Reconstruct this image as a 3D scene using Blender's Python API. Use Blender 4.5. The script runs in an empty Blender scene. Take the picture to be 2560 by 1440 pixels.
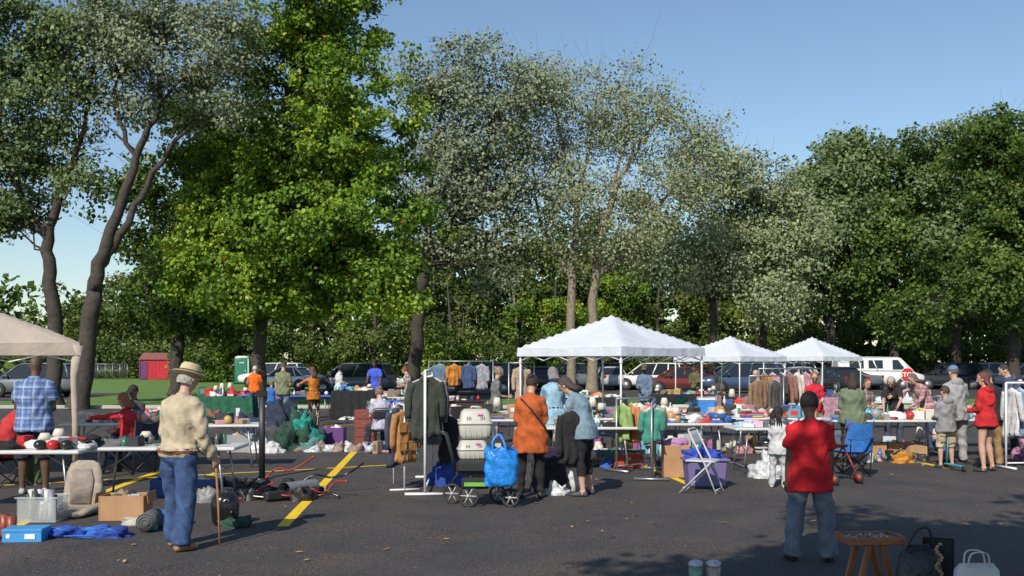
import bpy, math, random
import numpy as np
from mathutils import Vector, Matrix, noise
from mathutils.bvhtree import BVHTree
scene=bpy.context.scene
scene.view_settings.view_transform='Standard'
try: scene.view_settings.look='None'
except Exception: pass
scene.view_settings.exposure=0
rnd=random.Random(5)
col=scene.collection
# ---------------------------------------------------------------- materials
_mc={}
def nt(name):
    m=bpy.data.materials.new(name); m.use_nodes=True
    return m,m.node_tree.nodes,m.node_tree.links
def M(c,rough=.85,var=.18,scale=9.0,bump=.0,metal=0.0,name='paint'):
    key=(tuple(round(v,3) for v in c),rough,var,scale,bump,metal,name)
    if key in _mc: return _mc[key]
    m,N,L=nt(name); b=N['Principled BSDF']
    b.inputs['Roughness'].default_value=rough; b.inputs['Metallic'].default_value=metal
    tc=N.new('ShaderNodeTexCoord'); no=N.new('ShaderNodeTexNoise'); no.inputs['Scale'].default_value=scale
    no.inputs['Detail'].default_value=4
    L.new(tc.outputs['Object'],no.inputs['Vector'])
    mr=N.new('ShaderNodeMapRange'); mr.inputs[1].default_value=.25; mr.inputs[2].default_value=.75
    mr.inputs[3].default_value=1-var; mr.inputs[4].default_value=1+var
    L.new(no.outputs['Fac'],mr.inputs[0])
    h=N.new('ShaderNodeHueSaturation'); h.inputs['Color'].default_value=(c[0],c[1],c[2],1)
    L.new(mr.outputs[0],h.inputs['Value']); L.new(h.outputs[0],b.inputs['Base Color'])
    if bump>0:
        bp=N.new('ShaderNodeBump'); bp.inputs['Strength'].default_value=bump; bp.inputs['Distance'].default_value=.03
        L.new(no.outputs['Fac'],bp.inputs['Height']); L.new(bp.outputs[0],b.inputs['Normal'])
    _mc[key]=m; return m
def CL(c,name='cloth'): return M(c,.92,.28,8.0,.9,0,name)
def PL(c,name='plastic'): return M(c,.45,.06,6.0,0,0,name)
def SK(c): return M(c,.6,.08,20,.05,0,'skin')
def MT(c,name='metal'): return M(c,.4,.08,12,0,.7,name)
def plaid(c1,c2,c3,f=90.0):
    m,N,L=nt('plaid_cloth'); b=N['Principled BSDF']; b.inputs['Roughness'].default_value=.9
    tc=N.new('ShaderNodeTexCoord'); sp=N.new('ShaderNodeSeparateXYZ'); L.new(tc.outputs['Object'],sp.inputs[0])
    def stripe(out,fr,th,colr,base):
        a=N.new('ShaderNodeMath'); a.operation='MULTIPLY'; a.inputs[1].default_value=fr; L.new(out,a.inputs[0])
        s=N.new('ShaderNodeMath'); s.operation='SINE'; L.new(a.outputs[0],s.inputs[0])
        g=N.new('ShaderNodeMath'); g.operation='GREATER_THAN'; g.inputs[1].default_value=th; L.new(s.outputs[0],g.inputs[0])
        f2=N.new('ShaderNodeMath'); f2.operation='MULTIPLY'; f2.inputs[1].default_value=.45; L.new(g.outputs[0],f2.inputs[0])
        mx=N.new('ShaderNodeMix'); mx.data_type='RGBA'; L.new(f2.outputs[0],mx.inputs[0])
        if base is None: mx.inputs[6].default_value=(*c1,1)
        else: L.new(base,mx.inputs[6])
        mx.inputs[7].default_value=(*colr,1); return mx.outputs[2]
    o=stripe(sp.outputs[0],f,.1,c2,None); o=stripe(sp.outputs[2],f,.1,c2,o)
    o=stripe(sp.outputs[0],f*.5,.85,c3,o); o=stripe(sp.outputs[2],f*.5,.85,c3,o)
    L.new(o,b.inputs['Base Color']); return m
def blotch(c1,c2,scale=14,name='print_cloth'):
    m,N,L=nt(name); b=N['Principled BSDF']; b.inputs['Roughness'].default_value=.9
    tc=N.new('ShaderNodeTexCoord'); no=N.new('ShaderNodeTexVoronoi'); no.inputs['Scale'].default_value=scale
    L.new(tc.outputs['Object'],no.inputs['Vector']); g=N.new('ShaderNodeMath'); g.operation='GREATER_THAN'; g.inputs[1].default_value=.45
    L.new(no.outputs['Distance'],g.inputs[0])
    mx=N.new('ShaderNodeMix'); mx.data_type='RGBA'; L.new(g.outputs[0],mx.inputs[0]); mx.inputs[6].default_value=(*c1,1); mx.inputs[7].default_value=(*c2,1)
    L.new(mx.outputs[2],b.inputs['Base Color']); return m
def fabric_tr(c,name,tr=.35):
    m,N,L=nt(name); out=N['Material Output']; N.remove(N['Principled BSDF'])
    d=N.new('ShaderNodeBsdfDiffuse'); d.inputs[0].default_value=(*c,1); t=N.new('ShaderNodeBsdfTranslucent'); t.inputs[0].default_value=(*c,1)
    mx=N.new('ShaderNodeMixShader'); mx.inputs[0].default_value=tr
    no=N.new('ShaderNodeTexNoise'); no.inputs['Scale'].default_value=2.2; no.inputs['Detail'].default_value=3
    tc=N.new('ShaderNodeTexCoord'); L.new(tc.outputs['Object'],no.inputs['Vector'])
    bp=N.new('ShaderNodeBump'); bp.inputs['Strength'].default_value=.7; bp.inputs['Distance'].default_value=.09; L.new(no.outputs['Fac'],bp.inputs['Height'])
    L.new(bp.outputs[0],d.inputs['Normal'])
    L.new(d.outputs[0],mx.inputs[1]); L.new(t.outputs[0],mx.inputs[2]); L.new(mx.outputs[0],out.inputs[0]); return m
def clearplastic():
    m,N,L=nt('clear_plastic'); out=N['Material Output']; b=N['Principled BSDF']
    b.inputs['Base Color'].default_value=(.6,.63,.65,1); b.inputs['Roughness'].default_value=.25
    t=N.new('ShaderNodeBsdfTransparent'); mx=N.new('ShaderNodeMixShader'); mx.inputs[0].default_value=.28
    L.new(t.outputs[0],mx.inputs[1]); L.new(b.outputs[0],mx.inputs[2]); L.new(mx.outputs[0],out.inputs[0]); return m
CLEAR=clearplastic()
def leafmat(name,dark,mid,light,back=None,tr=.35,red=None):
    m,N,L=nt(name); out=N['Material Output']; N.remove(N['Principled BSDF'])
    at=N.new('ShaderNodeAttribute'); at.attribute_name='lv'
    r=N.new('ShaderNodeValToRGB'); e=r.color_ramp.elements
    e[0].position=0; e[0].color=(*dark,1); e[1].position=.98 if red else 1; e[1].color=(*light,1); k=r.color_ramp.elements.new(.5); k.color=(*mid,1)
    if red: k=r.color_ramp.elements.new(.995); k.color=(*red,1)
    L.new(at.outputs['Fac'],r.inputs[0]); c=r.outputs[0]
    if back:
        g=N.new('ShaderNodeNewGeometry'); mx=N.new('ShaderNodeMix'); mx.data_type='RGBA'
        L.new(g.outputs['Backfacing'],mx.inputs[0]); L.new(c,mx.inputs[6]); mx.inputs[7].default_value=(*back,1); c=mx.outputs[2]
    d=N.new('ShaderNodeBsdfDiffuse'); t=N.new('ShaderNodeBsdfTranslucent'); L.new(c,d.inputs[0]); L.new(c,t.inputs[0])
    gl=N.new('ShaderNodeBsdfGlossy'); gl.inputs['Roughness'].default_value=.5; gl.inputs[0].default_value=(.8,.85,.7,1)
    a=N.new('ShaderNodeMixShader'); a.inputs[0].default_value=tr; L.new(d.outputs[0],a.inputs[1]); L.new(t.outputs[0],a.inputs[2])
    b=N.new('ShaderNodeMixShader'); b.inputs[0].default_value=.03; L.new(a.outputs[0],b.inputs[1]); L.new(gl.outputs[0],b.inputs[2])
    L.new(b.outputs[0],out.inputs[0]); return m
# ---------------------------------------------------------------- mesh builder
def nrm(v):
    v=np.array(v,float); return v/(np.linalg.norm(v)+1e-9)
class MB:
    def __init__(s): s.v=[];s.f=[];s.m=[];s.mats=[];s.n=0;s.sm=[]
    def mi(s,mat):
        if mat not in s.mats: s.mats.append(mat)
        return s.mats.index(mat)
    def add(s,V,F,mat,smooth=True,T=None):
        V=np.array(V,float)
        if T is not None: V=V@np.array(T[0]).T+np.array(T[1])
        s.v.append(V)
        if isinstance(mat,(list,np.ndarray)): s.m.extend(list(mat))
        else: s.m.extend([s.mi(mat)]*len(F))
        n=s.n; s.f.extend([tuple(i+n for i in f) for f in F]); s.sm.extend([smooth]*len(F)); s.n+=len(V)
    def mesh(s,name,fix=True):
        me=bpy.data.meshes.new(name); me.from_pydata(np.concatenate(s.v).tolist(),[],s.f)
        for m in s.mats: me.materials.append(m)
        me.polygons.foreach_set('material_index',s.m); me.polygons.foreach_set('use_smooth',s.sm)
        me.update()
        if fix:
            import bmesh
            bm=bmesh.new(); bm.from_mesh(me); bmesh.ops.recalc_face_normals(bm,faces=bm.faces); bm.to_mesh(me); bm.free()
        return me
    def obj(s,name,loc=(0,0,0),yaw=0,parent=None,fix=True):
        o=bpy.data.objects.new(name,s.mesh(name,fix)); col.objects.link(o); o.location=loc; o.rotation_euler=(0,0,yaw)
        if parent: o.parent=parent
        return o
    def loft(s,P,R,mat,n=12,side=(1,0,0),e=1.0,cap=True,smooth=True,T=None):
        P=np.array(P,float); K=len(P); side=np.array(side,float); V=[]
        a=np.linspace(0,2*math.pi,n,endpoint=False); ca,sa=np.cos(a),np.sin(a)
        if e!=1.0: ca=np.sign(ca)*np.abs(ca)**e; sa=np.sign(sa)*np.abs(sa)**e
        for i in range(K):
            t=nrm(P[min(i+1,K-1)]-P[max(i-1,0)])
            sd=side-t*np.dot(side,t)
            if np.linalg.norm(sd)<.05: sd=np.cross(t,(0,1,.1))
            sd=nrm(sd); b=np.cross(t,sd); r=R[i]
            ra,rb=(r,r) if np.isscalar(r) else r
            V.append(P[i]+np.outer(ca*ra,sd)+np.outer(sa*rb,b))
        V=np.concatenate(V); F=[]
        for i in range(K-1):
            for j in range(n):
                k=(j+1)%n; F.append((i*n+j,i*n+k,(i+1)*n+k,(i+1)*n+j))
        if cap:
            F.append(tuple(range(n))[::-1]); F.append(tuple((K-1)*n+j for j in range(n)))
        s.add(V,F,mat,smooth,T)
    def tube(s,P,r,mat,n=6,T=None): s.loft(P,[r]*len(P),mat,n,side=(.9,.31,.2),T=T)
    def ell(s,c,r,mat,n=10,m=7,R=None,keep=None,T=None):
        V=[];F=[]
        for i in range(m+1):
            th=math.pi*i/m
            for j in range(n):
                ph=2*math.pi*j/n; V.append((math.sin(th)*math.cos(ph),math.sin(th)*math.sin(ph),math.cos(th)))
        V=np.array(V)
        for i in range(m):
            for j in range(n):
                k=(j+1)%n; f=(i*n+j,(i+1)*n+j,(i+1)*n+k,i*n+k)
                if keep is None or keep(V[list(f)].mean(0)): F.append(f)
        V=V*np.array(r)
        if R is not None: V=V@np.array(R).T
        s.add(V+np.array(c),F,mat,True,T)
    def box(s,c,sz,mat,b=.006,yaw=0,R=None,T=None,taper=1.0):
        h=np.array(sz,float)/2; b=min(b,h.min()*.9); V=[];idx={}
        for sx in(-1,1):
            for sy in(-1,1):
                for sz_ in(-1,1):
                    sg=np.array((sx,sy,sz_))
                    for a in range(3):
                        hh=h-b; hh[a]=h[a]; idx[(sx,sy,sz_,a)]=len(V); V.append(sg*hh)
        F=[]
        for a in range(3):
            o=[i for i in range(3) if i!=a]
            for sg in(-1,1):
                q=[]
                for p in((-1,-1),(1,-1),(1,1),(-1,1)):
                    k=[0,0,0]; k[a]=sg; k[o[0]]=p[0]; k[o[1]]=p[1]; q.append(idx[(*k,a)])
                F.append(tuple(q))
        for c_ in range(3):
            a,b_=[i for i in range(3) if i!=c_]
            for sa in(-1,1):
                for sb in(-1,1):
                    def K(sc,ax):
                        k=[0,0,0];k[a]=sa;k[b_]=sb;k[c_]=sc; return idx[(*k,ax)]
                    F.append((K(-1,a),K(1,a),K(1,b_),K(-1,b_)))
        for sx in(-1,1):
            for sy in(-1,1):
                for sz_ in(-1,1): F.append(tuple(idx[(sx,sy,sz_,a)] for a in range(3)))
        V=np.array(V)
        if taper!=1.0:
            lo=V[:,2]<0; V[lo,0]*=taper; V[lo,1]*=taper
        if yaw:
            cy,sy=math.cos(yaw),math.sin(yaw); V=V@np.array(((cy,-sy,0),(sy,cy,0),(0,0,1))).T
        if R is not None: V=V@np.array(R).T
        s.add(V+np.array(c),F,mat,False,T)
    def heap(s,c,rx,ry,h,mat,seed=0,rough=.35,n=30,m=12,fq=3.0):
        """rounded, rumpled mass of soft stuff sitting on a surface"""
        V=[];F=[]
        for i in range(m+1):
            th=i/m*math.pi*.5
            for j in range(n):
                a=2*math.pi*j/n; d=Vector((math.cos(a)*math.sin(th),math.sin(a)*math.sin(th),math.cos(th)))
                q=1+rough*(.75*noise.noise(d*1.7+Vector((seed*3.1,0,seed)))+.45*noise.noise(d*(fq*1.5)+Vector((0,seed*2.3,1)))+.22*abs(noise.noise(d*9+Vector((seed,2,3)))))
                r=math.sin(th)**.72*(1.0 if i<m else 1.02)
                V.append((math.cos(a)*r*rx*q,math.sin(a)*r*ry*q,max(0,h*math.cos(th)**.75*q) if i<m else 0.0))
        for i in range(m):
            for j in range(n):
                k=(j+1)%n; F.append((i*n+j,i*n+k,(i+1)*n+k,(i+1)*n+j))
        s.add(np.array(V)+np.array(c),F,mat)
# ---------------------------------------------------------------- world / light / camera
SUN_EL=math.radians(39); sd=nrm((.40,.916,0)); 
w=bpy.data.worlds.new("World"); scene.world=w; w.use_nodes=True
N=w.node_tree.nodes; L=w.node_tree.links
sky=N.new('ShaderNodeTexSky'); sky.sky_type='NISHITA'; sky.sun_disc=False; sky.sun_elevation=SUN_EL
sky.sun_rotation=math.atan2(-sd[0],-sd[1]); sky.air_density=1.15; sky.dust_density=.25; sky.ozone_density=3.2
bg=N['Background']; L.new(sky.outputs[0],bg.inputs[0]); bg.inputs[1].default_value=.125
ld=bpy.data.lights.new('sun','SUN'); ld.energy=5.0; ld.angle=math.radians(.53); ld.color=(1,.93,.80)
lo=bpy.data.objects.new('sun',ld); col.objects.link(lo); lo.location=(-20,-40,40)
lo.rotation_euler=Vector((sd[0]*math.cos(SUN_EL),sd[1]*math.cos(SUN_EL),-math.sin(SUN_EL))).to_track_quat('-Z','Y').to_euler()
cd=bpy.data.cameras.new('camera'); cam=bpy.data.objects.new('camera',cd); col.objects.link(cam); scene.camera=cam
cam.location=(0,0,1.8); cam.rotation_euler=(math.radians(90),0,0); cd.lens=35.15; cd.sensor_width=36; cd.shift_y=185/2560; cd.clip_end=5000; cd.clip_start=.05
# ---------------------------------------------------------------- ground
def sheet(name,x0,x1,y0,y1,z,mat):
    me=bpy.data.meshes.new(name); me.from_pydata([(x0,y0,z),(x1,y0,z),(x1,y1,z),(x0,y1,z)],[],[(0,1,2,3)]); me.materials.append(mat)
    o=bpy.data.objects.new(name,me); col.objects.link(o); return o
def groundmat(name,c1,c2,s1,c3=None,s3=90,th=.62,rough=.9,bump=.3):
    m,N,L=nt(name); b=N['Principled BSDF']; b.inputs['Roughness'].default_value=rough
    tc=N.new('ShaderNodeTexCoord'); n1=N.new('ShaderNodeTexNoise'); n1.inputs['Scale'].default_value=s1; n1.inputs['Detail'].default_value=8; n1.inputs['Roughness'].default_value=.65
    L.new(tc.outputs['Object'],n1.inputs['Vector']); r=N.new('ShaderNodeValToRGB'); r.color_ramp.elements[0].position=.35; r.color_ramp.elements[1].position=.65
    r.color_ramp.elements[0].color=(*c1,1); r.color_ramp.elements[1].color=(*c2,1); L.new(n1.outputs['Fac'],r.inputs[0]); o=r.outputs[0]
    n2=N.new('ShaderNodeTexNoise'); n2.inputs['Scale'].default_value=s3; n2.inputs['Detail'].default_value=3; L.new(tc.outputs['Object'],n2.inputs['Vector'])
    if c3:
        n3=N.new('ShaderNodeTexNoise'); n3.inputs['Scale'].default_value=.9; n3.inputs['Detail'].default_value=3; L.new(tc.outputs['Object'],n3.inputs['Vector'])
        ad=N.new('ShaderNodeMath'); ad.operation='MULTIPLY_ADD'; ad.inputs[1].default_value=.25; L.new(n3.outputs['Fac'],ad.inputs[0]); L.new(n2.outputs['Fac'],ad.inputs[2])
        mr=N.new('ShaderNodeMapRange'); mr.inputs[1].default_value=th+.12; mr.inputs[2].default_value=th+.2; L.new(ad.outputs[0],mr.inputs[0])
        mx=N.new('ShaderNodeMix'); mx.data_type='RGBA'; L.new(mr.outputs[0],mx.inputs[0]); L.new(o,mx.inputs[6]); mx.inputs[7].default_value=(*c3,1); o=mx.outputs[2]
    L.new(o,b.inputs['Base Color'])
    bp=N.new('ShaderNodeBump'); bp.inputs['Strength'].default_value=bump; bp.inputs['Distance'].default_value=.01; L.new(n2.outputs['Fac'],bp.inputs['Height']); L.new(bp.outputs[0],b.inputs['Normal'])
    return m
GR=groundmat('grass_lawn',(.075,.155,.02),(.13,.22,.035),.6,(.15,.17,.06),14,.62)
AS=groundmat('asphalt',(.031,.031,.033),(.052,.051,.052),1.1,(.14,.085,.06),42,.56,.85,.6)
sheet('ground_grass',-900,900,-60,1600,0,GR)
sheet('parking_lot_asphalt',-60,60,-40,38.5,.004,AS)
sheet('far_parking_lot_asphalt',-13.5,70,49,84,.004,AS)
sheet('driveway_asphalt',-80,-21.3,46,58,.004,AS)
CON=M((.4,.39,.36),.9,.12,3,.2,0,'concrete')
mb=MB(); mb.box((0,38.6,.06),(120,.16,.14),CON,.02); mb.obj('kerb')
YEL=groundmat('yellow_line_paint',(.74,.48,.015),(.84,.57,.025),3,(.25,.19,.05),50,.64,.7)
lines=[((-2.5,10.9),(-3.2,20.6),.13),((-5.35,9.8),(-5.85,17.2),.13),((2.6,14.6),(2.2,18.2),.12),((7.35,16.8),(7.1,20.5),.12),((-8.4,14.0),(-2.1,17.4),.09),
 ((-10,27.6),(-3.4,28.6),.1),((-8.2,9.5),(-8.6,16),.12),((11.5,16),(11.2,22),.12)]
mb=MB()
for i,(a,b,wd) in enumerate(lines):
    a=np.array((*a,.008+.0004*i)); b=np.array((*b,.008+.0004*i)); d=nrm(b-a); p=np.array((-d[1],d[0],0))*wd/2
    mb.add([a+p,a-p,b-p,b+p],[(0,1,2,3)],YEL,False)
mb.obj('parking_line_markings')
def quad_mesh(name,V,Q,mi,mats,lv=None):
    me=bpy.data.meshes.new(name); me.vertices.add(len(V)); me.vertices.foreach_set('co',np.asarray(V,np.float32).ravel())
    me.loops.add(len(Q)*4); me.loops.foreach_set('vertex_index',np.asarray(Q,np.int32).ravel())
    me.polygons.add(len(Q)); me.polygons.foreach_set('loop_start',np.arange(len(Q),dtype=np.int32)*4)
    me.polygons.foreach_set('material_index',np.asarray(mi,np.int32))
    for m in mats: me.materials.append(m)
    me.update(calc_edges=True)
    if lv is not None:
        a=me.attributes.new('lv','FLOAT','POINT'); a.data.foreach_set('value',np.asarray(lv,np.float32))
    me.validate()
    o=bpy.data.objects.new(name,me); col.objects.link(o); return o
R=np.random.default_rng(7)
def leaves(C,size,nbias,cv,asp=.75):
    n=len(C); nr=R.normal(size=(n,3))+nbias; nr/=np.linalg.norm(nr,axis=1)[:,None]
    a=np.cross(nr,R.normal(size=(n,3))); a/=np.linalg.norm(a,axis=1)[:,None]; b=np.cross(nr,a)
    Ls=(size*R.uniform(.65,1.35,n))[:,None]
    V=np.stack([C-a*Ls*.5,C+b*Ls*asp*.5-a*Ls*.05,C+a*Ls*.5,C-b*Ls*asp*.5-a*Ls*.05],1).reshape(-1,3)
    return V,np.arange(n*4).reshape(-1,4),np.repeat(cv,4)
n=11000; Y=7.6+R.random(n)**1.3*20; X=(R.random(n)-.5)*1.2*Y
dens=np.array([noise.noise(Vector((x*.6,y*.4,3)))+.5*noise.noise(Vector((x*2,y*1.5,8))) for x,y in zip(X,Y)]); kp=dens+R.random(n)*.5>.14; X=X[kp];Y=Y[kp]; n=len(X)
C=np.stack([X,Y,np.full(n,.011)],1)
V,Q,lv=leaves(C,.027,np.array((0,0,6.)),R.random(n)*.8,.45)
big=R.random(n)<.018; lv=lv.copy(); lv[np.repeat(big,4)]=1
V=V.reshape(-1,4,3); cc=V.mean(1,keepdims=True); V=np.where(big[:,None,None],cc+(V-cc)*3.2+np.array((0,0,.010)),V).reshape(-1,3)
LITTER=leafmat('leaf_litter',(.10,.045,.028),(.20,.095,.055),(.42,.28,.12),None,.0)
quad_mesh('fallen_leaves',V,Q,np.zeros(len(Q)),[LITTER],lv)
# ---------------------------------------------------------------- trees
BARK_D=M((.055,.046,.038),.95,.4,6,1.0,0,'bark'); BARK_L=M((.22,.19,.14),.95,.3,5,1.0,0,'pale_bark')
def tubeq(P,Rr,n):
    P=np.array(P,float); K=len(P); V=[]
    a=np.linspace(0,2*math.pi,n,endpoint=False)
    for i in range(K):
        t=nrm(P[min(i+1,K-1)]-P[max(i-1,0)]); sd_=nrm(np.cross(t,(.3,1,.1))); b=np.cross(t,sd_)
        V.append(P[i]+Rr[i]*(np.outer(np.cos(a),sd_)+np.outer(np.sin(a),b)))
    Q=[(i*n+j,i*n+(j+1)%n,(i+1)*n+(j+1)%n,(i+1)*n+j) for i in range(K-1) for j in range(n)]
    return np.concatenate(V),np.array(Q)
def smoothpts(P,k=4):
    P=np.array(P,float); out=[]
    for i in range(len(P)-1):
        p0=P[max(i-1,0)];p1=P[i];p2=P[i+1];p3=P[min(i+2,len(P)-1)]
        for j in range(k):
            t=j/k; out.append(.5*((2*p1)+(-p0+p2)*t+(2*p0-5*p1+4*p2-p3)*t*t+(-p0+3*p1-3*p2+p3)*t**3))
    out.append(P[-1]); return np.array(out)
def tree(name,stems,blobs,lsize,per,clr,mat,bark,seed,flat=.7,twig=.035,up=.6,subn=3,spread=.6,minz=2.5,redp=0.0):
    rg=np.random.default_rng(seed); VV=[];QQ=[];MI=[];LV=[];n0=0
    def put(V,Q,mi,lv):
        nonlocal n0
        VV.append(V);QQ.append(np.asarray(Q)+n0);MI.append(np.full(len(Q),mi));LV.append(lv);n0+=len(V)
    sp=[]
    for st in stems:
        S=smoothpts(st,5); S[:,:3]+=np.where(np.arange(len(S))[:,None]>0,rg.normal(size=(len(S),3))*.05,0)
        if st[0][2]<=0.01: S[0,3]*=1.35
        V,Q=tubeq(S[:,:3],S[:,3],9); put(V,Q,1,np.zeros(len(V))); sp.append(S[S[:,2]>minz])
    SP=np.concatenate(sp)
    for (x,y,z,rx,ry,rz,nc) in blobs:
        for c in range(nc):
            d=rg.normal(size=3); d/=np.linalg.norm(d); rr=rg.random()**.38
            cc=np.array((x,y,z))+d*rr*np.array((rx,ry,rz))
            hd=np.linalg.norm(SP[:,:2]-cc[:2],axis=1); cost=np.abs(SP[:,2]-(cc[2]-.35*hd-.3))+.5*hd+np.where(SP[:,2]>cc[2]+.3,4,0)+rg.random(len(SP))*.8
            s=SP[np.argmin(cost)]
            r0=min(s[3]*.4,twig*1.6); mid=(s[:3]*.5+cc*.5)+rg.normal(size=3)*.3+np.array((0,0,.45)); q1=s[:3]*.75+mid*.25+rg.normal(size=3)*.12
            V,Q=tubeq([s[:3],q1,mid,(mid+cc)/2+rg.normal(size=3)*.15,cc],[r0,r0*.8,r0*.55,twig*.4,.010],4); put(V,Q,1,np.zeros(len(V)))
            for k in range(subn):
                e=cc+rg.normal(size=3)*clr*.8+np.array((0,0,.25)); V,Q=tubeq([(mid+cc)/2,(cc+e)/2+rg.normal(size=3)*.08,e],[twig*.35,twig*.22,.006],3); put(V,Q,1,np.zeros(len(V)))
            R0=clr*rg.uniform(.55,1.4); nl=int(per*(R0/clr)**2)
            dd=rg.normal(size=(nl,3)); dd/=np.linalg.norm(dd,axis=1)[:,None]
            kt=7; tu=rg.normal(size=(kt,3))*.5; pick=rg.integers(0,kt,nl)
            pos=cc+(tu[pick]+dd*(rg.random(nl)**.5)[:,None]*spread)*R0*np.array((1,1,flat))
            o=pos-np.array((x,y,z)); o/=(np.linalg.norm(o,axis=1)[:,None]+1e-6)
            cv=np.clip(rg.normal(.45,.2,nl)+rg.normal(0,.17),0,.97)
            if redp: cv=np.where(rg.random(nl)<redp,1.0,cv)
            V,Q,lv=leaves(pos,lsize,o*.6+dd*.5+np.array((-.15,-.35,up)),cv); put(V,Q,0,lv)
    return quad_mesh(name,np.concatenate(VV),np.concatenate(QQ),np.concatenate(MI),[mat,bark],np.concatenate(LV))
L_MAPLE=leafmat('maple_leaves',(.045,.10,.010),(.17,.30,.022),(.42,.50,.05),None,.42,(.42,.14,.03))
L_SILV=leafmat('silver_maple_leaves',(.05,.085,.022),(.13,.18,.05),(.26,.30,.11),(.27,.31,.20),.35)
L_PALE=leafmat('pale_silver_maple_leaves',(.08,.12,.028),(.19,.245,.065),(.34,.38,.12),(.34,.385,.22),.38)
L_DARK=leafmat('dark_leaves',(.028,.06,.012),(.075,.135,.02),(.18,.24,.04),None,.35)
L_MID=leafmat('green_leaves',(.045,.085,.015),(.11,.18,.03),(.24,.30,.07),(.16,.22,.09),.35)
tree('maple_tree',[[(-10.6,42,0,.3),(-10.6,42,3.5,.27),(-10.5,42,7,.22),(-9.9,42,11,.16),(-9,42,15,.09),(-8.5,42,18,.04)],
  [(-10.5,42,4.6,.15),(-8.5,41.6,6.6,.1),(-6.0,41.5,7.6,.05)],[(-10.5,42,5.5,.15),(-12.2,42,7.5,.1),(-13.2,42,9,.05)]],
  [(-8.4,42,7.4,4.8,4.0,3.2,125),(-8.5,42,11.8,4.4,4.0,3.6,108),(-8.2,42,16.2,3.1,3,2.8,50),(-12.1,42,6.4,2.4,2.6,2.3,44),(-6.1,41.6,5.4,2.3,2.2,1.7,38),(-12.3,43,10,2.4,2.6,2.8,36),(-10.2,41,4.6,3.4,2.4,1.0,30)],
  .18,350,.85,L_MAPLE,BARK_D,11,twig=.035,minz=4,redp=.0025)
tree('dark_maple_tree',[[(-17.5,52,0,.35),(-17.3,52,5,.3),(-17,52,10,.15),(-16.8,52,14,.06)]],
  [(-17.2,52,9,4,3.5,3.6,55),(-16,52,5.5,4.2,3.5,2.6,45),(-14.6,51,13.2,3,3,3,30)],.24,260,1.1,L_DARK,BARK_D,12,minz=4)
tree('silver_maple_tree',[[(-16.5,38,0,.36),(-16,38,3.7,.31),(-15.8,38,5.1,.27),(-15.05,38,7.35,.2),(-14.3,38,9.5,.15),(-13.45,38,11.6,.1),(-13.2,38,14,.05)],
  [(-15.8,38,5.1,.17),(-14.9,38,6.6,.15),(-14.1,38,8,.12),(-12.8,38,10.2,.08),(-11.4,38,11.3,.04)],[(-14.3,38,9.5,.1),(-15,38,11.4,.08),(-15.2,38,14,.04)],[(-13.5,38,11.4,.07),(-12,37.5,12.7,.05),(-10.4,37.2,12.9,.03)]],
  [(-12.9,38,13.1,2.9,2.5,1.9,30),(-14.9,38,14.4,2.6,2.5,1.8,26),(-10.9,38,12.0,1.6,1.6,1.4,9),(-12.2,38,15.2,2.6,2.4,1.6,22),(-15.6,38,11.6,1.5,1.5,1.3,8)],
  .14,200,.8,L_SILV,BARK_D,13,subn=5,twig=.03,spread=.8,minz=6)
tree('silver_maple_tree',[[(-17.8,39,0,.32),(-17.9,39,4.2,.27),(-18.1,39,6.6,.22),(-17.6,39,8.4,.16),(-16.8,39,10.3,.11),(-16.4,39,13,.05)],[(-18.1,39,6.6,.15),(-19,39,8.1,.13),(-19.8,39,10,.1),(-20,39,13,.05)]],
  [(-19.6,39,9.6,1.8,2,2.1,34),(-18.7,39,12.2,2.5,2.2,1.9,32),(-16.9,39,14.2,2.5,2.2,1.7,22),(-16.9,39,8.9,.8,.9,1.2,8),(-20.3,39,7.6,1.2,1.2,.8,12),(-19.8,39,15.2,2.4,2.3,1.8,22)],
  .16,250,.85,L_MID,BARK_D,14,subn=4,spread=.7,minz=6)
tree('silver_maple_tree',[[(-5.7,58,0,.42),(-5.45,58,4.7,.36),(-4.9,58,7.5,.3),(-3.5,58,9.8,.2),(-1.9,58,12.4,.13),(-1.2,58,16,.05)],[(-4.9,58,7.5,.22),(-4.75,58,12.4,.15),(-3.9,58,18,.05)],[(-3.5,58,9.6,.15),(-1.5,58,10.6,.1),(.8,58,13,.05)]],
  [(-3.9,58,18.4,2.8,2.5,2.2,30),(-1.9,58,15.2,3.5,3,3,42),(-3.7,58,12.6,3.2,3,2.8,38),(0,58,11.9,3,2.6,2.8,28),(-4.2,58,9,2.3,2.3,2.2,18),(.2,58,17.2,2.4,2.2,2.2,18),(-1.2,58,8.2,2.6,2.2,1.6,16)],
  .20,190,1.1,L_SILV,BARK_D,15,subn=4,twig=.05,spread=.85,minz=7)
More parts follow.
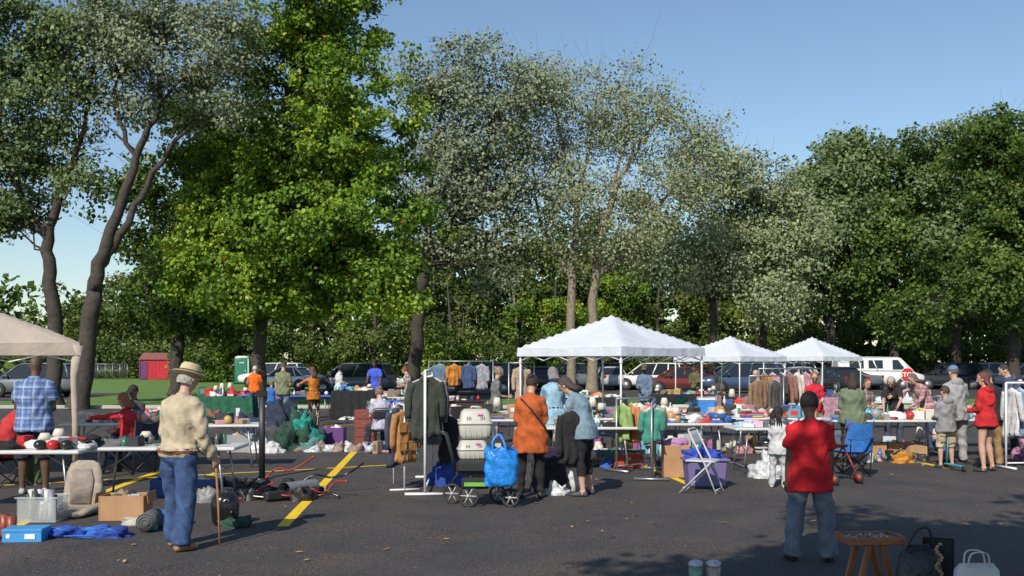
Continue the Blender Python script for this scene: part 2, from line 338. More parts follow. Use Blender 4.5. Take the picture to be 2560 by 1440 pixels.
tree('silver_maple_tree',[[(3.5,60,0,.3),(3.6,60,6.7,.25),(3.85,60,11,.17),(2.9,60,15.1,.08),(2.4,60,18.5,.03)],[(4.8,60,0,.33),(5,60,6.7,.26),(5.8,60,11,.18),(7.4,60,14.4,.1),(9.1,60,17,.04)],
  [(5,60,6.7,.18),(7.7,60,10,.13),(10.6,60,13.2,.06),(12.4,60,15,.02)],[(3.85,60,11,.12),(4.8,60,15.6,.08),(5.3,60,19,.03)],[(3.6,60,6.7,.14),(1.8,60,10,.1),(1.2,60,14,.05)],[(5.8,60,11,.1),(6.6,60,15,.07),(7,60,19,.03)]],
  [(6.2,60,17,3.8,3,2.7,34),(2.9,60,16,2.8,2.5,3.0,28),(9.6,60,14.6,3.2,2.6,2.5,26),(4.1,60,11.5,3.4,2.6,2.5,22),(8.4,60,11,3.4,2.6,2.3,22),(6.2,60,8,3.8,2.6,1.6,20),(1.9,60,18.4,2.2,2,1.6,11),(11.6,60,15.2,1.5,1.2,1.1,6)],
  .17,165,1.2,L_PALE,BARK_L,16,subn=8,twig=.042,spread=.9,minz=7)
tree('silver_maple_tree',[[(13.6,68,0,.3),(13.9,68,7.4,.24),(15,68,12.8,.12),(15.4,68,16,.05)],[(17.6,70,0,.3),(17.6,70,5,.25),(18.2,70,11,.1)]],
  [(15.5,68,13.2,4.0,3.2,3.4,42),(13.4,68,9,3.2,3,2.8,30),(17.6,68,8.7,3.6,3,3,44),(16.9,66,5.6,2.5,2,1.4,20),(18.6,69,11.4,2.8,2.8,2.8,28)],
  .22,200,1.2,L_PALE,BARK_D,17,subn=3,twig=.05,spread=.8,minz=5)
for i,(bx,by,bl) in enumerate([(25.5,80,[(26.4,80,15.2,4.2,4,4.2,54),(24.2,79,9.6,4,3.6,4.2,48),(27,80,18.6,2.4,2.4,1.6,12)]),
   (31,81,[(31.4,81,15.4,4.6,4,4,54),(30.4,79,9.6,5,4,4.4,62)]),(36,81,[(36.2,81,17.0,4.6,4,4.2,54),(35.4,79,9.8,5,4,4.6,62)]),
   (41.5,80,[(41.5,80,16.8,4.6,4,4.4,44),(40.6,78,9.6,4.4,4,4.6,44)])]):
    tree('broadleaf_tree',[[(bx,by,0,.4),(bx,by,7,.3),(bx+.3,by,14,.12)]],bl,.30,240,1.35,L_MID if i%2==0 else L_DARK,BARK_D,20+i,subn=1,spread=.75,minz=5)
tree('maple_tree',[[(31.2,62,0,.4),(31,62,5,.33),(30.6,62,10,.2),(30.5,62,15,.06)]],[(30.6,62,14.2,3.6,3.3,3.4,58),(31.6,62,10.2,4,3.5,3.4,66),(29.9,61,6.3,3.5,3,2.3,46),(26.5,66,4.8,2.6,2.6,2,26)],.23,270,1.1,L_DARK,BARK_D,30,subn=2,minz=4)
def belt(name,segs,size,per,clr,mat,seed):
    rg=np.random.default_rng(seed); P=[];B=[];CV=[]
    for (x0,x1,y0,y1,h0,h1,n) in segs:
        for i in range(n):
            x=rg.uniform(x0,x1); y=rg.uniform(y0,y1)
            hh=(h0+(h1-h0)*(x-x0)/(x1-x0))*(1+.16*math.sin(x*.55+y)+.10*math.sin(x*1.7+1))
            z=hh*rg.random()**.8; cc=np.array((x,y,z)); R0=clr*rg.uniform(.6,1.4); nl=int(per*(R0/clr)**2)
            dd=rg.normal(size=(nl,3)); dd/=np.linalg.norm(dd,axis=1)[:,None]
            P.append(cc+dd*(rg.random(nl)**.5)[:,None]*R0*np.array((1,1,.75))); B.append(dd*.8+np.array((-.1,-.4,.6))); CV.append(np.clip(rg.normal(.4,.2,nl)+rg.normal(0,.22),0,.97))
    P=np.concatenate(P);B=np.concatenate(B);CV=np.concatenate(CV); k=P[:,2]>.05; P=P[k];B=B[k];CV=CV[k]
    V,Q,lv=leaves(P,size,B,CV); return quad_mesh(name,V,Q,np.zeros(len(Q)),[mat],lv)
L_BELT=leafmat('woodland_leaves',(.04,.065,.014),(.11,.155,.03),(.26,.28,.06),None,.35)
L_SHR=leafmat('shrub_leaves',(.035,.06,.012),(.085,.13,.022),(.20,.24,.05),None,.35)
belt('woodland_tree_belt',[(-52,-33,112,120,8.5,13.0,130),(-33,10,92,102,12.5,15.5,380),(10,62,92,102,15,16.5,460)],.38,140,1.6,L_BELT,41)
belt('woodland_tree_belt',[(-70,80,122,128,9,15,300),(-10,70,104,110,14,15.5,240)],1.0,40,2.6,L_DARK,43)
belt('shrub_thicket',[(-48,-30,108,112,3.5,4.5,80),(-30,-12,88,92,3.5,4.5,90),(-12,60,86,91,4.5,4.5,270)],.28,130,1.1,L_SHR,42)
belt('bright_shrub',[(-30,-25.5,88,90,2.6,2.6,24),(-8,-4,88,90,4,4,30),(0,12,89,91,8,9,50)],.25,150,1.0,L_MAPLE,44)
belt('distant_tree_line',[(-240,-60,250,270,12,13,500)],1.2,40,4,L_MID,45)
mb=MB()
rg=np.random.default_rng(3)
for i in range(50):
    x=rg.uniform(-30,60); y=rg.uniform(90,100); h=rg.uniform(6,11); mb.loft([(x,y,0),(x+rg.normal()*.2,y,h*.5),(x+rg.normal()*.5,y,h)],[.2,.14,.07],BARK_L if i%4==0 else BARK_D,6)
mb.obj('woodland_trunks')
tree('shade_tree',[[(4.2,-3.6,0,.35),(4.2,-3.5,3,.3),(3.8,-2.8,6,.22),(3.2,-2,9,.1)],[(4.2,-3.5,3.5,.2),(6,-1,6,.14),(7.0,1.5,8,.06)],[(3.8,-2.8,6,.15),(1.4,-2.6,7.4,.1),(-1.4,-2.7,8,.05)]],
  [(-.9,-2.6,8,2.7,2.2,.9,60),(1.8,-1.6,8,3.2,2.5,1.1,110),(5.4,.6,8,3.0,2.6,1.1,90),(8.2,3.0,8.4,2.4,2.2,1.0,36)],.24,330,1.0,L_MAPLE,BARK_D,50,subn=1)
# ---------------------------------------------------------------- people
ARM={'down':((.13,.02,-1),(.04,.22,-1),.5),'table':((.12,.5,-.85),(-.15,.8,-.55),.6),'bend':((.12,.05,-1),(-.3,1,-.12),.9),
 'hip':((.5,-.15,-.9),(-.55,.5,-.5),.9),'reach':((.25,.95,-.35),(.05,1,-.3),.4),'out':((1,.12,-.2),(1,.12,-.12),.5),'cane':((.24,-.04,-1),(.12,.5,-.85),1.5),
 'low':((.08,.3,-.95),(-.1,.25,-1),.7),'fold':((.25,.25,-.95),(-.75,.6,.15),.9),'lap':((.12,.35,-.9),(-.3,.9,-.1),.6),'up':((.2,.6,-.7),(-.1,.8,.6),.9)}
LEG={'stand':[((-.08,.02,-1),(-.02,-.05,-1)),((.08,.02,-1),(.03,-.05,-1))],'walk':[((-.08,.22,-1),(-.03,.0,-1)),((.08,-.08,-1),(.05,-.26,-1))],
 'sit':[((-.18,1,-.08),(-.05,.1,-1)),((.18,1,-.08),(.05,.0,-1))],'wide':[((-.15,.05,-1),(-.07,-.05,-1)),((.15,-.03,-1),(.08,-.06,-1))],
 'contra':[((-.06,.05,-1),(-.02,-.12,-1)),((.10,.1,-1),(.10,-.14,-1))]}
HAIRD=(.015,.012,.01)
def person(name,x,y,yaw=0,H=1.7,g=1.0,lean=0,side=0,hp=8,hy=0,aL='down',aR='down',leg='stand',seat=None,shirt=None,sleeve='long',pants=None,plen='long',
           shoes=(.03,.03,.03),skin=(.55,.33,.24),hair=HAIRD,hs='short',hat=None,hatc=(.05,.05,.05),hem=.12,flare=1.0,vox=.02,fem=False,belt=None,glasses=False,loose=1.0,pl=1.0,hood=None,extra=None):
    k=H/1.75; hk=k*(1.0 if H>1.58 else 1.0+(1.58-H)*.55)
    ms=shirt if not isinstance(shirt,tuple) else CL(shirt); mp=pants if not isinstance(pants,tuple) else CL(pants,'trousers')
    msh=M(shoes,.6,.1,10,0,0,'shoes'); sk=SK(skin); mh=M(hair,.7,.35,40,.6,0,'hair')
    S=MB(); F=MB(); ln=math.radians(lean); sdl=math.radians(side); Lt=.53*k
    def spine(t):
        if t<=0: u=np.array((math.sin(sdl*.2),math.sin(ln*.25),math.cos(ln*.25))); return u*t*Lt,u
        p=np.zeros(3); st=12
        for i in range(st):
            tt=t*(i+.5)/st; a=ln*(.35+.85*tt); u=nrm((math.sin(sdl*(.3+.9*tt)),math.sin(a),math.cos(a))); p=p+u*t*Lt/st
        return p,u
    ts=[-.1,0,.18,.38,.58,.76,.87,.95,1.0,1.04]
    rx=np.array([.148,.160,.145,.140,.150,.158,.150,.112,.075,.058]); ry=np.array([.115,.122,.108,.108,.118,.112,.095,.078,.066,.058])
    if fem: rx=rx*np.array([1.08,1.10,.97,.90,.93,.93,.90,.88,.88,.88]); ry=ry*np.array([1.05,1.08,.95,.92,1.10,1.02,.95,.95,.92,.9])
    gg=1+(g-1)*np.array([1,1.15,1.4,1.4,1.1,.8,.6,.5,.4,.3])
    lo=.012*loose; lp=.014*pl
    fo=np.array([1,1,1,1,1,1,.8,.6,.4,.3])*lo
    P=[spine(t)[0] for t in ts]
    S.loft(P,[((rx[i]*gg[i]+fo[i])*k,(ry[i]*gg[i]+fo[i])*k) for i in range(10)],ms,16)
    hp_=[np.array((0,0,-hem*k*(i/3))) + spine(0.1)[0]*(1-i/3) for i in range(4)]
    S.loft(hp_,[((.162*(1.08 if fem else 1)*g+lo+.004+.010*i*flare)*k,(.125*g+lo+.004+.010*i*flare)*k) for i in range(4)],ms,16)
    S.loft([(0,0,.10*k),(0,0,0),(0,0,-.09*k),(0,0,-.14*k)],[((.150*g)*k,.115*g*k),((.16*g+lp*.3)*k,(.125*g+lp*.3)*k),((.158*g+lp*.3)*k,(.12*g+lp*.3)*k),(.10*k,.09*k)],mp,14)
    nb,nu=spine(1.0)
    Rm=Matrix.Rotation(math.radians(hy),3,'Z')@Matrix.Rotation(-math.radians(hp)-ln*.55,3,'X'); Rm=np.array(Rm)
    hu=Rm@np.array((0,0,1)); hf=Rm@np.array((0,1,0)); hr=Rm@np.array((1,0,0))
    nt_=nb+nrm(nu+hu)*.085*k
    S.loft([nb-nu*.05*k,nb+nu*.01*k,nt_],[.062*k*(.9 if fem else 1),.052*k*(.88 if fem else 1),.052*k],sk,12)
    hc=nt_+hu*.088*hk+hf*.012*hk
    def hp3(a,b,c): return hc+(hr*a+hf*b+hu*c)*hk
    S.loft([hp3(0,o,h) for h,o in((-.118,.04),(-.095,.03),(-.05,.012),(0,0),(.05,-.004),(.09,-.008),(.115,-.01))],[(a*hk,b*hk) for a,b in((.03,.035),(.052,.06),(.066,.083),(.074,.094),(.077,.098),(.063,.082),(.034,.045))],sk,14,side=hr)
    TH=(Rm*hk,hc)
    F.ell((0,.098,-.022),(.014,.02,.026),sk,8,6,T=TH)
    for s in(-1,1):
        F.ell((s*.078,-.005,-.012),(.011,.022,.034),sk,8,6,T=TH)
        F.ell((s*.031,.082,.012),(.015,.012,.009),M((.6,.58,.55),.3,.02,5,0,0,'eye_white'),7,5,T=TH); F.ell((s*.031,.0925,.012),(.006,.004,.006),M((.02,.012,.01),.3,.02,5,0,0,'iris'),6,4,T=TH)
        F.box((s*.031,.09,.036),(.034,.014,.007),mh if hs!='bald' else sk,.002,T=TH)
        if glasses: 
            F.loft([(s*.033,.105,.01),(s*.033,.101,.01)],[(.025,.018)]*2,M((.03,.03,.04),.3,.02,5,0,0,'glasses'),10,side=(1,0,0),T=TH); F.box((s*.07,.05,.012),(.004,.1,.006),M((.03,.03,.04),.3,.02,5,0,0,'glasses'),.001,T=TH)
    F.ell((0,.083,-.062),(.026,.009,.008),M((.32,.10,.08),.5,.05,5,0,0,'lips'),8,5,T=TH)
    rt=np.array((math.cos(sdl),0,-math.sin(sdl)))
    hands=[]
    for s,an in((-1,aL),(1,aR)):
        A=ARM[an] if isinstance(an,str) else an
        sp,su=spine(.87); sw=(.150 if fem else .168)*k*(1+(g-1)*.5)
        u=nrm(np.array((A[0][0]*s,A[0][1],A[0][2]))); f=nrm(np.array((A[1][0]*s,A[1][1],A[1][2])))
        s0=sp+rt*s*sw*.5+su*.004*k; s1=sp+rt*s*sw-su*.022*k; e=s1+u*.285*k; wv=e+f*.25*k
        gl=1+(g-1)*.6; fa=.9 if fem else 1.0
        S.loft([s0,s1,s1*.5+e*.5,e,e*.65+wv*.35,wv,wv+f*.03*k],[a*k*gl*fa for a in(.046,.047,.043,.037,.039,.027,.024)],sk,10)
        if sleeve=='long': S.loft([s0,s1,s1*.5+e*.5,e,e*.6+wv*.4,wv-f*.01*k],[(a*gl*fa+lo*.6)*k for a in(.052,.055,.050,.046,.045,.036)],ms,12)
        elif sleeve=='roll': S.loft([s0,s1,s1*.5+e*.5,e,e*.75+wv*.25],[(a*gl*fa+lo*.6)*k for a in(.052,.055,.051,.047,.048)],ms,12)
        elif sleeve=='short': S.loft([s0,s1,s1*.65+e*.35,s1*.32+e*.68],[(a*gl*fa+lo*.8)*k for a in(.052,.055,.054,.057)],ms,12)
        cu=A[2]; pn=nrm(np.cross(f,np.cross(np.array((-s*.8,.5,0)),f)))
        ac=np.cross(f,pn)
        if ac[1]<0 and abs(f[2])>.5: ac=-ac
        if abs(f[2])<=.5 and ac[2]<0: ac=-ac
        hk2=k*.98; w0=wv+f*.01
        F.loft([w0,w0+f*.035*hk2,w0+f*.07*hk2,w0+f*.092*hk2],[(.024*hk2,.015*hk2),(.036*hk2,.016*hk2),(.042*hk2,.015*hk2),(.038*hk2,.011*hk2)],sk,10,side=ac)
        for q,(off,lf) in enumerate(((.03,.072),(.010,.08),(-.011,.075),(-.031,.058))):
            b=w0+(f*.085+ac*off)*hk2; d1=nrm(f*math.cos(cu*.45)+pn*math.sin(cu*.45)); d2=nrm(f*math.cos(cu)+pn*math.sin(cu)); d3=nrm(f*math.cos(cu*1.6)+pn*math.sin(cu*1.6))
            p1=b+d1*lf*.42*hk2;p2=p1+d2*lf*.33*hk2;p3=p2+d3*lf*.27*hk2
            F.loft([b-f*.01,p1,p2,p3],[.0095*hk2,.009*hk2,.008*hk2,.006*hk2],sk,6,side=ac)
        b=w0+(f*.03+ac*.03)*hk2; d1=nrm(f*.6+ac*.8+pn*.2); d2=nrm(f*.9+ac*.3+pn*.5)
        F.loft([b,b+d1*.04*hk2,b+d1*.04*hk2+d2*.035*hk2],[.012*hk2,.0105*hk2,.007*hk2],sk,6,side=pn)
        hands.append((w0+f*.075*hk2+pn*.02*hk2))
    ank=[]
    for s,(th,sh) in zip((-1,1),LEG[leg]):
        h=np.array((s*.088*k*(1+(g-1)*.6),0,-.04*k)); th=nrm(th); sh=nrm(sh)
        kn=h+th*.415*k; an=kn+sh*.41*k; lg=1+(g-1)*.6
        if fem: lg*=1.03
        S.loft([h-th*.02*k,h+th*.08*k,(h+kn)/2,kn,kn*.7+an*.3,kn*.35+an*.65,an],[a*k*lg for a in(.082,.086,.070,.052,.055,.042,.033)],sk,12)
        if plen=='long': S.loft([h-th*.02*k,h+th*.08*k,(h+kn)/2,kn,kn*.6+an*.4,an+sh*.01*k,an+sh*.03*k],[(a*lg+lp*c_)*k for a,c_ in((.083,.6),(.087,.7),(.074,1),(.060,1.1),(.055,1.2),(.048,1.5),(.046,1.5))],mp,14)
        elif plen=='slim': S.loft([h-th*.02*k,h+th*.08*k,(h+kn)/2,kn,kn*.7+an*.3,kn*.35+an*.65,an],[(a*lg+.005)*k for a in(.084,.088,.073,.055,.057,.044,.037)],mp,14)
        elif plen=='capri': S.loft([h-th*.02*k,h+th*.08*k,(h+kn)/2,kn,kn*.7+an*.3,kn*.5+an*.5],[(a*lg+.005)*k for a in(.084,.088,.073,.055,.057,.052)],mp,14)
        elif plen=='knee': S.loft([h-th*.02*k,h+th*.08*k,(h+kn)/2,kn,kn*.9+an*.1],[(a*lg+.012)*k for a in(.084,.09,.082,.078,.08)],mp,14)
        elif plen=='short': S.loft([h-th*.02*k,h+th*.08*k,h*.65+kn*.35],[(a*lg+.01)*k for a in(.086,.092,.088)],mp,14)
        ank.append((an,s))
    mz=min(a[0][2] for a in ank)
    for an,s in ank:
        tp=0 if an[2]-mz<.03 or seat is not None else -.5
        fd=nrm((s*.22,1,tp)); c=an+np.array((0,0,-.045*k)); 
        S.loft([c-fd*.065*k+(0,0,.005),c-fd*.045*k,c+fd*.02*k+(0,0,.004),c+fd*.09*k+(0,0,-.006*k),c+fd*.15*k+(0,0,-.012*k),c+fd*.185*k+(0,0,-.018*k)],
          [(.028*k,.028*k),(.040*k,.040*k),(.042*k,.044*k),(.048*k,.036*k),(.046*k,.028*k),(.028*k,.018*k)],msh,12,e=.8)
        S.loft([an+(0,0,.02*k),c],[.04*k,.04*k],msh if plen=='long' else sk,10)
    src=S.mesh('tmp'); to=bpy.data.objects.new('tmp',src); col.objects.link(to)
    md=to.modifiers.new('r','REMESH'); md.mode='VOXEL'; md.voxel_size=vox; md.adaptivity=0
    m2=to.modifiers.new('s','SMOOTH'); m2.iterations=3; m2.factor=.5
    dg=bpy.context.evaluated_depsgraph_get(); ev=to.evaluated_get(dg); rm=ev.to_mesh()
    nv=len(rm.vertices); co=np.zeros(nv*3,np.float32); rm.vertices.foreach_get('co',co); co=co.reshape(-1,3).astype(float)
    no=np.zeros(nv*3,np.float32); rm.vertices.foreach_get('normal',no); no=no.reshape(-1,3)
    FF=[tuple(p.vertices) for p in rm.polygons]
    bv=BVHTree.FromPolygons(np.concatenate(S.v).tolist(),S.f)
    cen=np.array([co[list(f)].mean(0) for f in FF]); mi=[]
    remap=[F.mi(m) for m in S.mats]; isk=set(i for i,m in enumerate(S.mats) if m is sk or m is msh)
    vcl=np.ones(nv)
    for f,c in zip(FF,cen):
        r=bv.find_nearest(Vector(c)); im=S.m[r[2]]; mi.append(remap[im])
        if im in isk: vcl[list(f)]=0
    ev.to_mesh_clear(); bpy.data.objects.remove(to)
    sd0=rnd.random()*20
    q=co/k; w1=np.sin(q[:,0]*24+4*np.sin(q[:,2]*8+sd0)+q[:,2]*15+sd0)+.9*np.sin(q[:,2]*34+5*np.sin(q[:,0]*10+q[:,1]*9+sd0)+sd0*2)+.7*np.sin(q[:,1]*25-q[:,2]*21+3*np.sin(q[:,0]*12))
    co=co+no*(w1*.0055*k*vcl)[:,None]
    F.add(co,FF,np.array(mi))
    if hs=='short': F.ell((0,-.014,.018),(.086,.106,.112),mh,18,14,keep=lambda c: c[2]>.5 or (c[1]<.25 and c[2]>-.35 and not(abs(c[0])>.8 and c[2]<-.0)),T=TH)
    elif hs=='afro': F.ell((0,-.012,.026),(.094,.112,.114),mh,18,14,keep=lambda c: c[2]>.42 or (c[1]<.35 and c[2]>-.4),T=TH)
    elif hs in('long','pony','bun','braid','bob'):
        F.ell((0,-.016,.018),(.09,.108,.113),mh,18,14,keep=lambda c: c[2]>.5 or (c[1]<.3 and c[2]>-.6),T=TH)
        if hs in('long','bob'):
            ll=.34 if hs=='long' else .2
            bs,bu=spine(.8)
            S0=hp3(0,-.05,.03); S1=hp3(0,-.06,-.08); S2=S1*.3+(bs+np.array((0,-.115,0))*k)*.7+np.array((0,0,.1))*k; S3=S2+np.array((0,-.01,-1))*(ll-.2)*k
            F.loft([S0,S1,S2,S3],[(.088*k,.06*k),(.095*k,.055*k),(.10*k,.04*k),(.06*k,.018*k)],mh,14,side=hr)
        if hs=='pony': F.loft([hp3(0,-.10,.05),hp3(0,-.135,.04),hp3(0,-.14,-.05),hp3(0,-.13,-.17)],[.02*hk,.032*hk,.034*hk,.01*hk],mh,10,side=hr)
        if hs=='bun': F.ell((0,-.11,.07),(.042,.04,.042),mh,10,8,T=TH)
        if hs=='braid':
            for a in(-.07,-.045,-.02,.02,.045,.07):
                F.loft([hp3(a,-.08,.04),hp3(a*1.2,-.12,-.04),hp3(a*1.4,-.12,-.14),hp3(a*1.5,-.11,-.22)],[.013,.014,.012,.008],mh,6,side=hr)
    elif hs=='fringe': F.ell((0,-.02,-.03),(.086,.102,.085),mh,18,14,keep=lambda c: c[1]<-.1 and c[2]>-.5,T=TH)
    mhat=M(hatc,.85,.12,60,.2,0,'hat')
    if hat=='straw':
        F.loft([(0,-.005,z) for z in(.040,.045,.050)],[(.145,.17),(.152,.178),(.142,.168)],mhat,26,T=TH)
        F.loft([(0,-.005,z) for z in(.045,.075,.12,.145,.152)],[(.093,.115),(.092,.113),(.086,.104),(.07,.088),(.04,.06)],mhat,22,T=TH)
        F.loft([(0,-.005,z) for z in(.051,.075)],[(.0945,.1165),(.0940,.1155)],CL((.12,.08,.05),'hat_band'),22,cap=False,T=TH)
    elif hat=='cap':
        F.ell((0,-.008,.035),(.09,.11,.10),mhat,18,12,keep=lambda c:c[2]>-.02,T=TH)
        F.loft([(0,.08,.04),(0,.12,.037),(0,.165,.025),(0,.18,.02)],[(.075,.006),(.075,.006),(.06,.005),(.03,.003)],mhat,12,T=TH)
    elif hat=='scarf':
        F.ell((0,-.02,.01),(.095,.112,.122),mhat,18,14,keep=lambda c: c[1]<.45 or c[2]>.6,T=TH)
    if hood:
        mm=CL(hood); sp,_=spine(.97); F.ell(sp+np.array((0,-.075,.0))*k,(.12*k,.065*k,.085*k),mm,14,10)
    if belt:
        F.loft([(0,0,-.012),(0,0,.03)],[((.162*g+lo+.012)*k,(.125*g+lo+.012)*k)]*2,M(belt,.6,.1,10,0,0,'belt'),24,cap=False)
    if extra: extra(F,hands,spine,k)
    zoff=(seat+.125*k) if seat is not None else -mz+.086*k
    return F.obj(name,(x,y,zoff),math.radians(yaw),fix=False)
WH=(.5,.3,.22); DK=(.10,.055,.035); BR=(.22,.12,.08)
DENIM=M((.035,.07,.17),.9,.4,9,.8,0,'denim')
def cane(F,h,sp,k):
    hd=h[1]; wood=M((.42,.2,.07),.5,.15,8,0,0,'wood'); zf=-.94
    F.loft([hd+np.array((0,-.0,.03)),hd+np.array((0,.0,-.02)),(hd[0]+.01,hd[1]+.02,(hd[2]+zf)/2),(hd[0]+.02,hd[1]+.03,zf)],[.012,.012,.010,.009],wood,8)
    F.loft([hd+np.array((0,.05,.03)),hd+np.array((0,0,.04)),hd+np.array((0,-.05,.025))],[.012,.014,.011],wood,8)
def hatman_extra(F,h,sp,k):
    cane(F,h,sp,k)
    p,_=sp(.93); F.loft([p+np.array((0,-.01,0)),p+np.array((0,0,.055))],[(.085,.075),(.068,.066)],CL((.40,.33,.235)),16,cap=False)
person('man_in_straw_hat',-3.22,9.65,-22,1.76,g=1.06,lean=9,side=2,hp=12,hy=-10,aL='down',aR='cane',leg='walk',shirt=(.42,.35,.25),sleeve='long',pants=DENIM,shoes=(.30,.17,.09),
  skin=WH,hair=(.35,.33,.3),hs='fringe',hat='straw',hatc=(.5,.42,.28),hem=.0,belt=(.18,.06,.03),vox=.012,extra=hatman_extra,loose=2.0,pl=2.0)
person('boy_in_red_shirt',2.70,9.05,-4,1.5,g=1.12,lean=2,hp=10,aL='down',aR='down',leg='wide',shirt=(.50,.010,.016),sleeve='short',pants=(.13,.15,.19),shoes=(.02,.02,.02),skin=(.12,.06,.04),hs='afro',hem=.2,vox=.012,loose=2.4,pl=2.0,flare=.8)
person('man_in_plaid_shirt',-6.5,13.6,8,1.86,g=1.2,lean=4,hp=12,aL='bend',aR='bend',leg='stand',shirt=plaid((.13,.21,.42),(.04,.06,.17),(.42,.5,.62)),sleeve='short',pants=(.012,.016,.035),plen='knee',shoes=(.4,.4,.4),skin=DK,hs='bald',hem=.14,vox=.016,loose=2)
person('woman_in_orange_cardigan',.25,13.25,-6,1.62,g=1.18,lean=5,hp=18,hy=-15,aL='bend',aR='bend',leg='stand',shirt=(.40,.085,.018),pants=(.012,.012,.014),plen='slim',shoes=(.02,.02,.02),skin=WH,hair=(.035,.02,.015),hs='bun',hem=.30,flare=1.6,vox=.015,fem=True,loose=1.6,
  extra=lambda F,h,sp,k:F.loft([np.array((-.13,-.05,.44)),np.array((.02,-.165,.30)),np.array((.19,-.12,.08)),np.array((.2,0,0))],[(.012,.004)]*4,CL((.03,.02,.02),'bag_strap'),6))
person('woman_in_gray_blue_tshirt',.98,13.45,62,1.66,g=1.12,lean=26,hp=32,aL='low',aR='bend',leg='contra',shirt=(.17,.25,.32),sleeve='short',pants=(.012,.012,.014),plen='capri',shoes=(.06,.06,.065),skin=WH,hair=(.06,.045,.04),hs='bob',hem=.14,vox=.015,fem=True,glasses=True,loose=1.6)
person('woman_in_light_blue_shirt',.72,17,8,1.72,g=1.05,lean=12,hp=22,aL='table',aR='table',shirt=(.24,.40,.52),sleeve='roll',pants=(.02,.03,.05),skin=WH,hair=(.2,.19,.19),hs='bob',hem=.2,vox=.02,fem=True)
person('woman_in_gray_top',-.36,22,-80,1.68,lean=4,hp=14,aL='down',aR='bend',shirt=(.13,.135,.14),sleeve='roll',pants=(.05,.07,.12),plen='slim',skin=WH,hair=(.22,.17,.12),hs='bun',hem=.24,vox=.02,fem=True)
person('woman_seated_in_lilac_shirt',-2.62,20.1,25,1.66,g=1.15,lean=14,hp=16,aL='lap',aR='lap',leg='sit',seat=.42,shirt=(.42,.40,.50),sleeve='short',pants=(.03,.03,.05),skin=WH,hair=(.2,.13,.08),hs='bun',hem=.1,vox=.02,fem=True)
person('woman_seated_in_red_top',-6.15,16.1,70,1.66,g=1.1,lean=12,hp=10,aL=((.35,1,-.12),(.1,1,-.05),.5),aR='lap',leg='sit',seat=.42,shirt=(.45,.02,.03),pants=(.03,.03,.05),skin=WH,hair=(.30,.10,.04),hs='bob',hem=.1,vox=.018,fem=True)
person('man_seated_in_black_cap',-7.15,19,165,1.75,lean=5,hp=10,aL='lap',aR='lap',leg='sit',seat=.42,shirt=(.05,.05,.06),pants=(.04,.05,.08),skin=BR,hat='cap',hatc=(.02,.02,.02),vox=.024)
person('man_seated_in_red_shirt',-7.35,14.5,-40,1.75,lean=20,hp=10,aL='lap',aR='lap',leg='sit',seat=.4,shirt=(.42,.03,.03),pants=(.07,.09,.05),shoes=(.5,.45,.4),skin=DK,hs='afro',vox=.02)
person('man_in_orange_tshirt',-8.5,33,5,1.66,g=1.2,lean=8,hp=15,aL='table',aR='bend',shirt=(.7,.13,.008),sleeve='short',pants=(.18,.21,.26),skin=WH,hair=(.5,.48,.46),vox=.026)
person('man_in_olive_tshirt',-6.65,29,-12,1.80,g=1.15,lean=4,hp=10,aL='down',aR='bend',shirt=(.16,.17,.10),sleeve='short',pants=(.13,.17,.25),shoes=(.1,.1,.1),skin=WH,hair=(.1,.08,.06),hat='cap',hatc=(.03,.03,.03),vox=.024)
person('child_in_blue_shirt',-7.35,30.5,0,1.2,aL='table',aR='table',lean=10,shirt=(.03,.13,.45),sleeve='short',pants=(.03,.04,.08),skin=WH,hair=(.2,.13,.07),vox=.024)
person('woman_in_rust_sweater',-5.55,28,35,1.66,lean=8,hp=14,aL='reach',aR='bend',shirt=(.42,.14,.015),pants=(.015,.015,.018),plen='slim',skin=WH,hair=(.10,.05,.025),hs='long',hem=.16,vox=.024,fem=True)
person('woman_in_white_dress',-5.9,34,-60,1.72,hp=15,lean=6,aL='bend',aR='bend',shirt=(.5,.5,.5),pants=(.4,.4,.4),skin=DK,hat='scarf',hatc=(.02,.02,.025),hem=.4,vox=.026,fem=True)
person('man_in_blue_polo',-4.7,34.5,172,1.88,g=1.12,lean=14,hp=12,aL='low',aR='table',shirt=(.05,.09,.5),sleeve='short',pants=(.04,.04,.06),skin=DK,hs='afro',vox=.026)
person('woman_in_patterned_shawl',-3.3,32,60,1.66,lean=12,hp=25,aL='bend',aR='bend',shirt=blotch((.42,.37,.3),(.18,.14,.12)),pants=(.1,.1,.12),skin=WH,hair=(.20,.05,.02),hs='bun',hem=.3,vox=.026,fem=True)
person('man_in_denim_jacket',3.72,28,165,1.74,lean=3,hp=20,aL='low',aR='bend',shirt=(.12,.17,.25),pants=(.10,.13,.18),skin=DK,hat='cap',hatc=(.10,.08,.06),hem=.24,vox=.024)
person('man_in_olive_jacket',6.95,38,150,1.66,lean=8,hp=15,aL='bend',aR='bend',shirt=(.10,.10,.045),pants=(.03,.03,.03),skin=BR,hs='afro',vox=.028)
person('woman_in_black_cardigan',6.6,27,150,1.56,lean=5,hp=12,aL='bend',aR='down',shirt=(.02,.02,.025),pants=(.02,.02,.025),skin=WH,hair=(.5,.38,.2),hs='long',hem=.22,vox=.022,fem=True,
   extra=lambda F,h,sp,k:F.loft([np.array((0,.10,.0)),np.array((0,.118,.2)),np.array((0,.125,.36)),np.array((0,.09,.44))],[(.06,.03),(.07,.03),(.075,.03),(.05,.02)],CL((.10,.42,.06),'green_tshirt'),12))
person('girl_in_white_outfit',3.8,14.3,-35,1.12,g=1.05,aL='bend',aR='down',hp=5,leg='contra',shirt=(.5,.5,.52),pants=(.42,.42,.44),shoes=(.6,.6,.6),skin=DK,hs='braid',hem=.2,vox=.013,fem=True,loose=1.5)
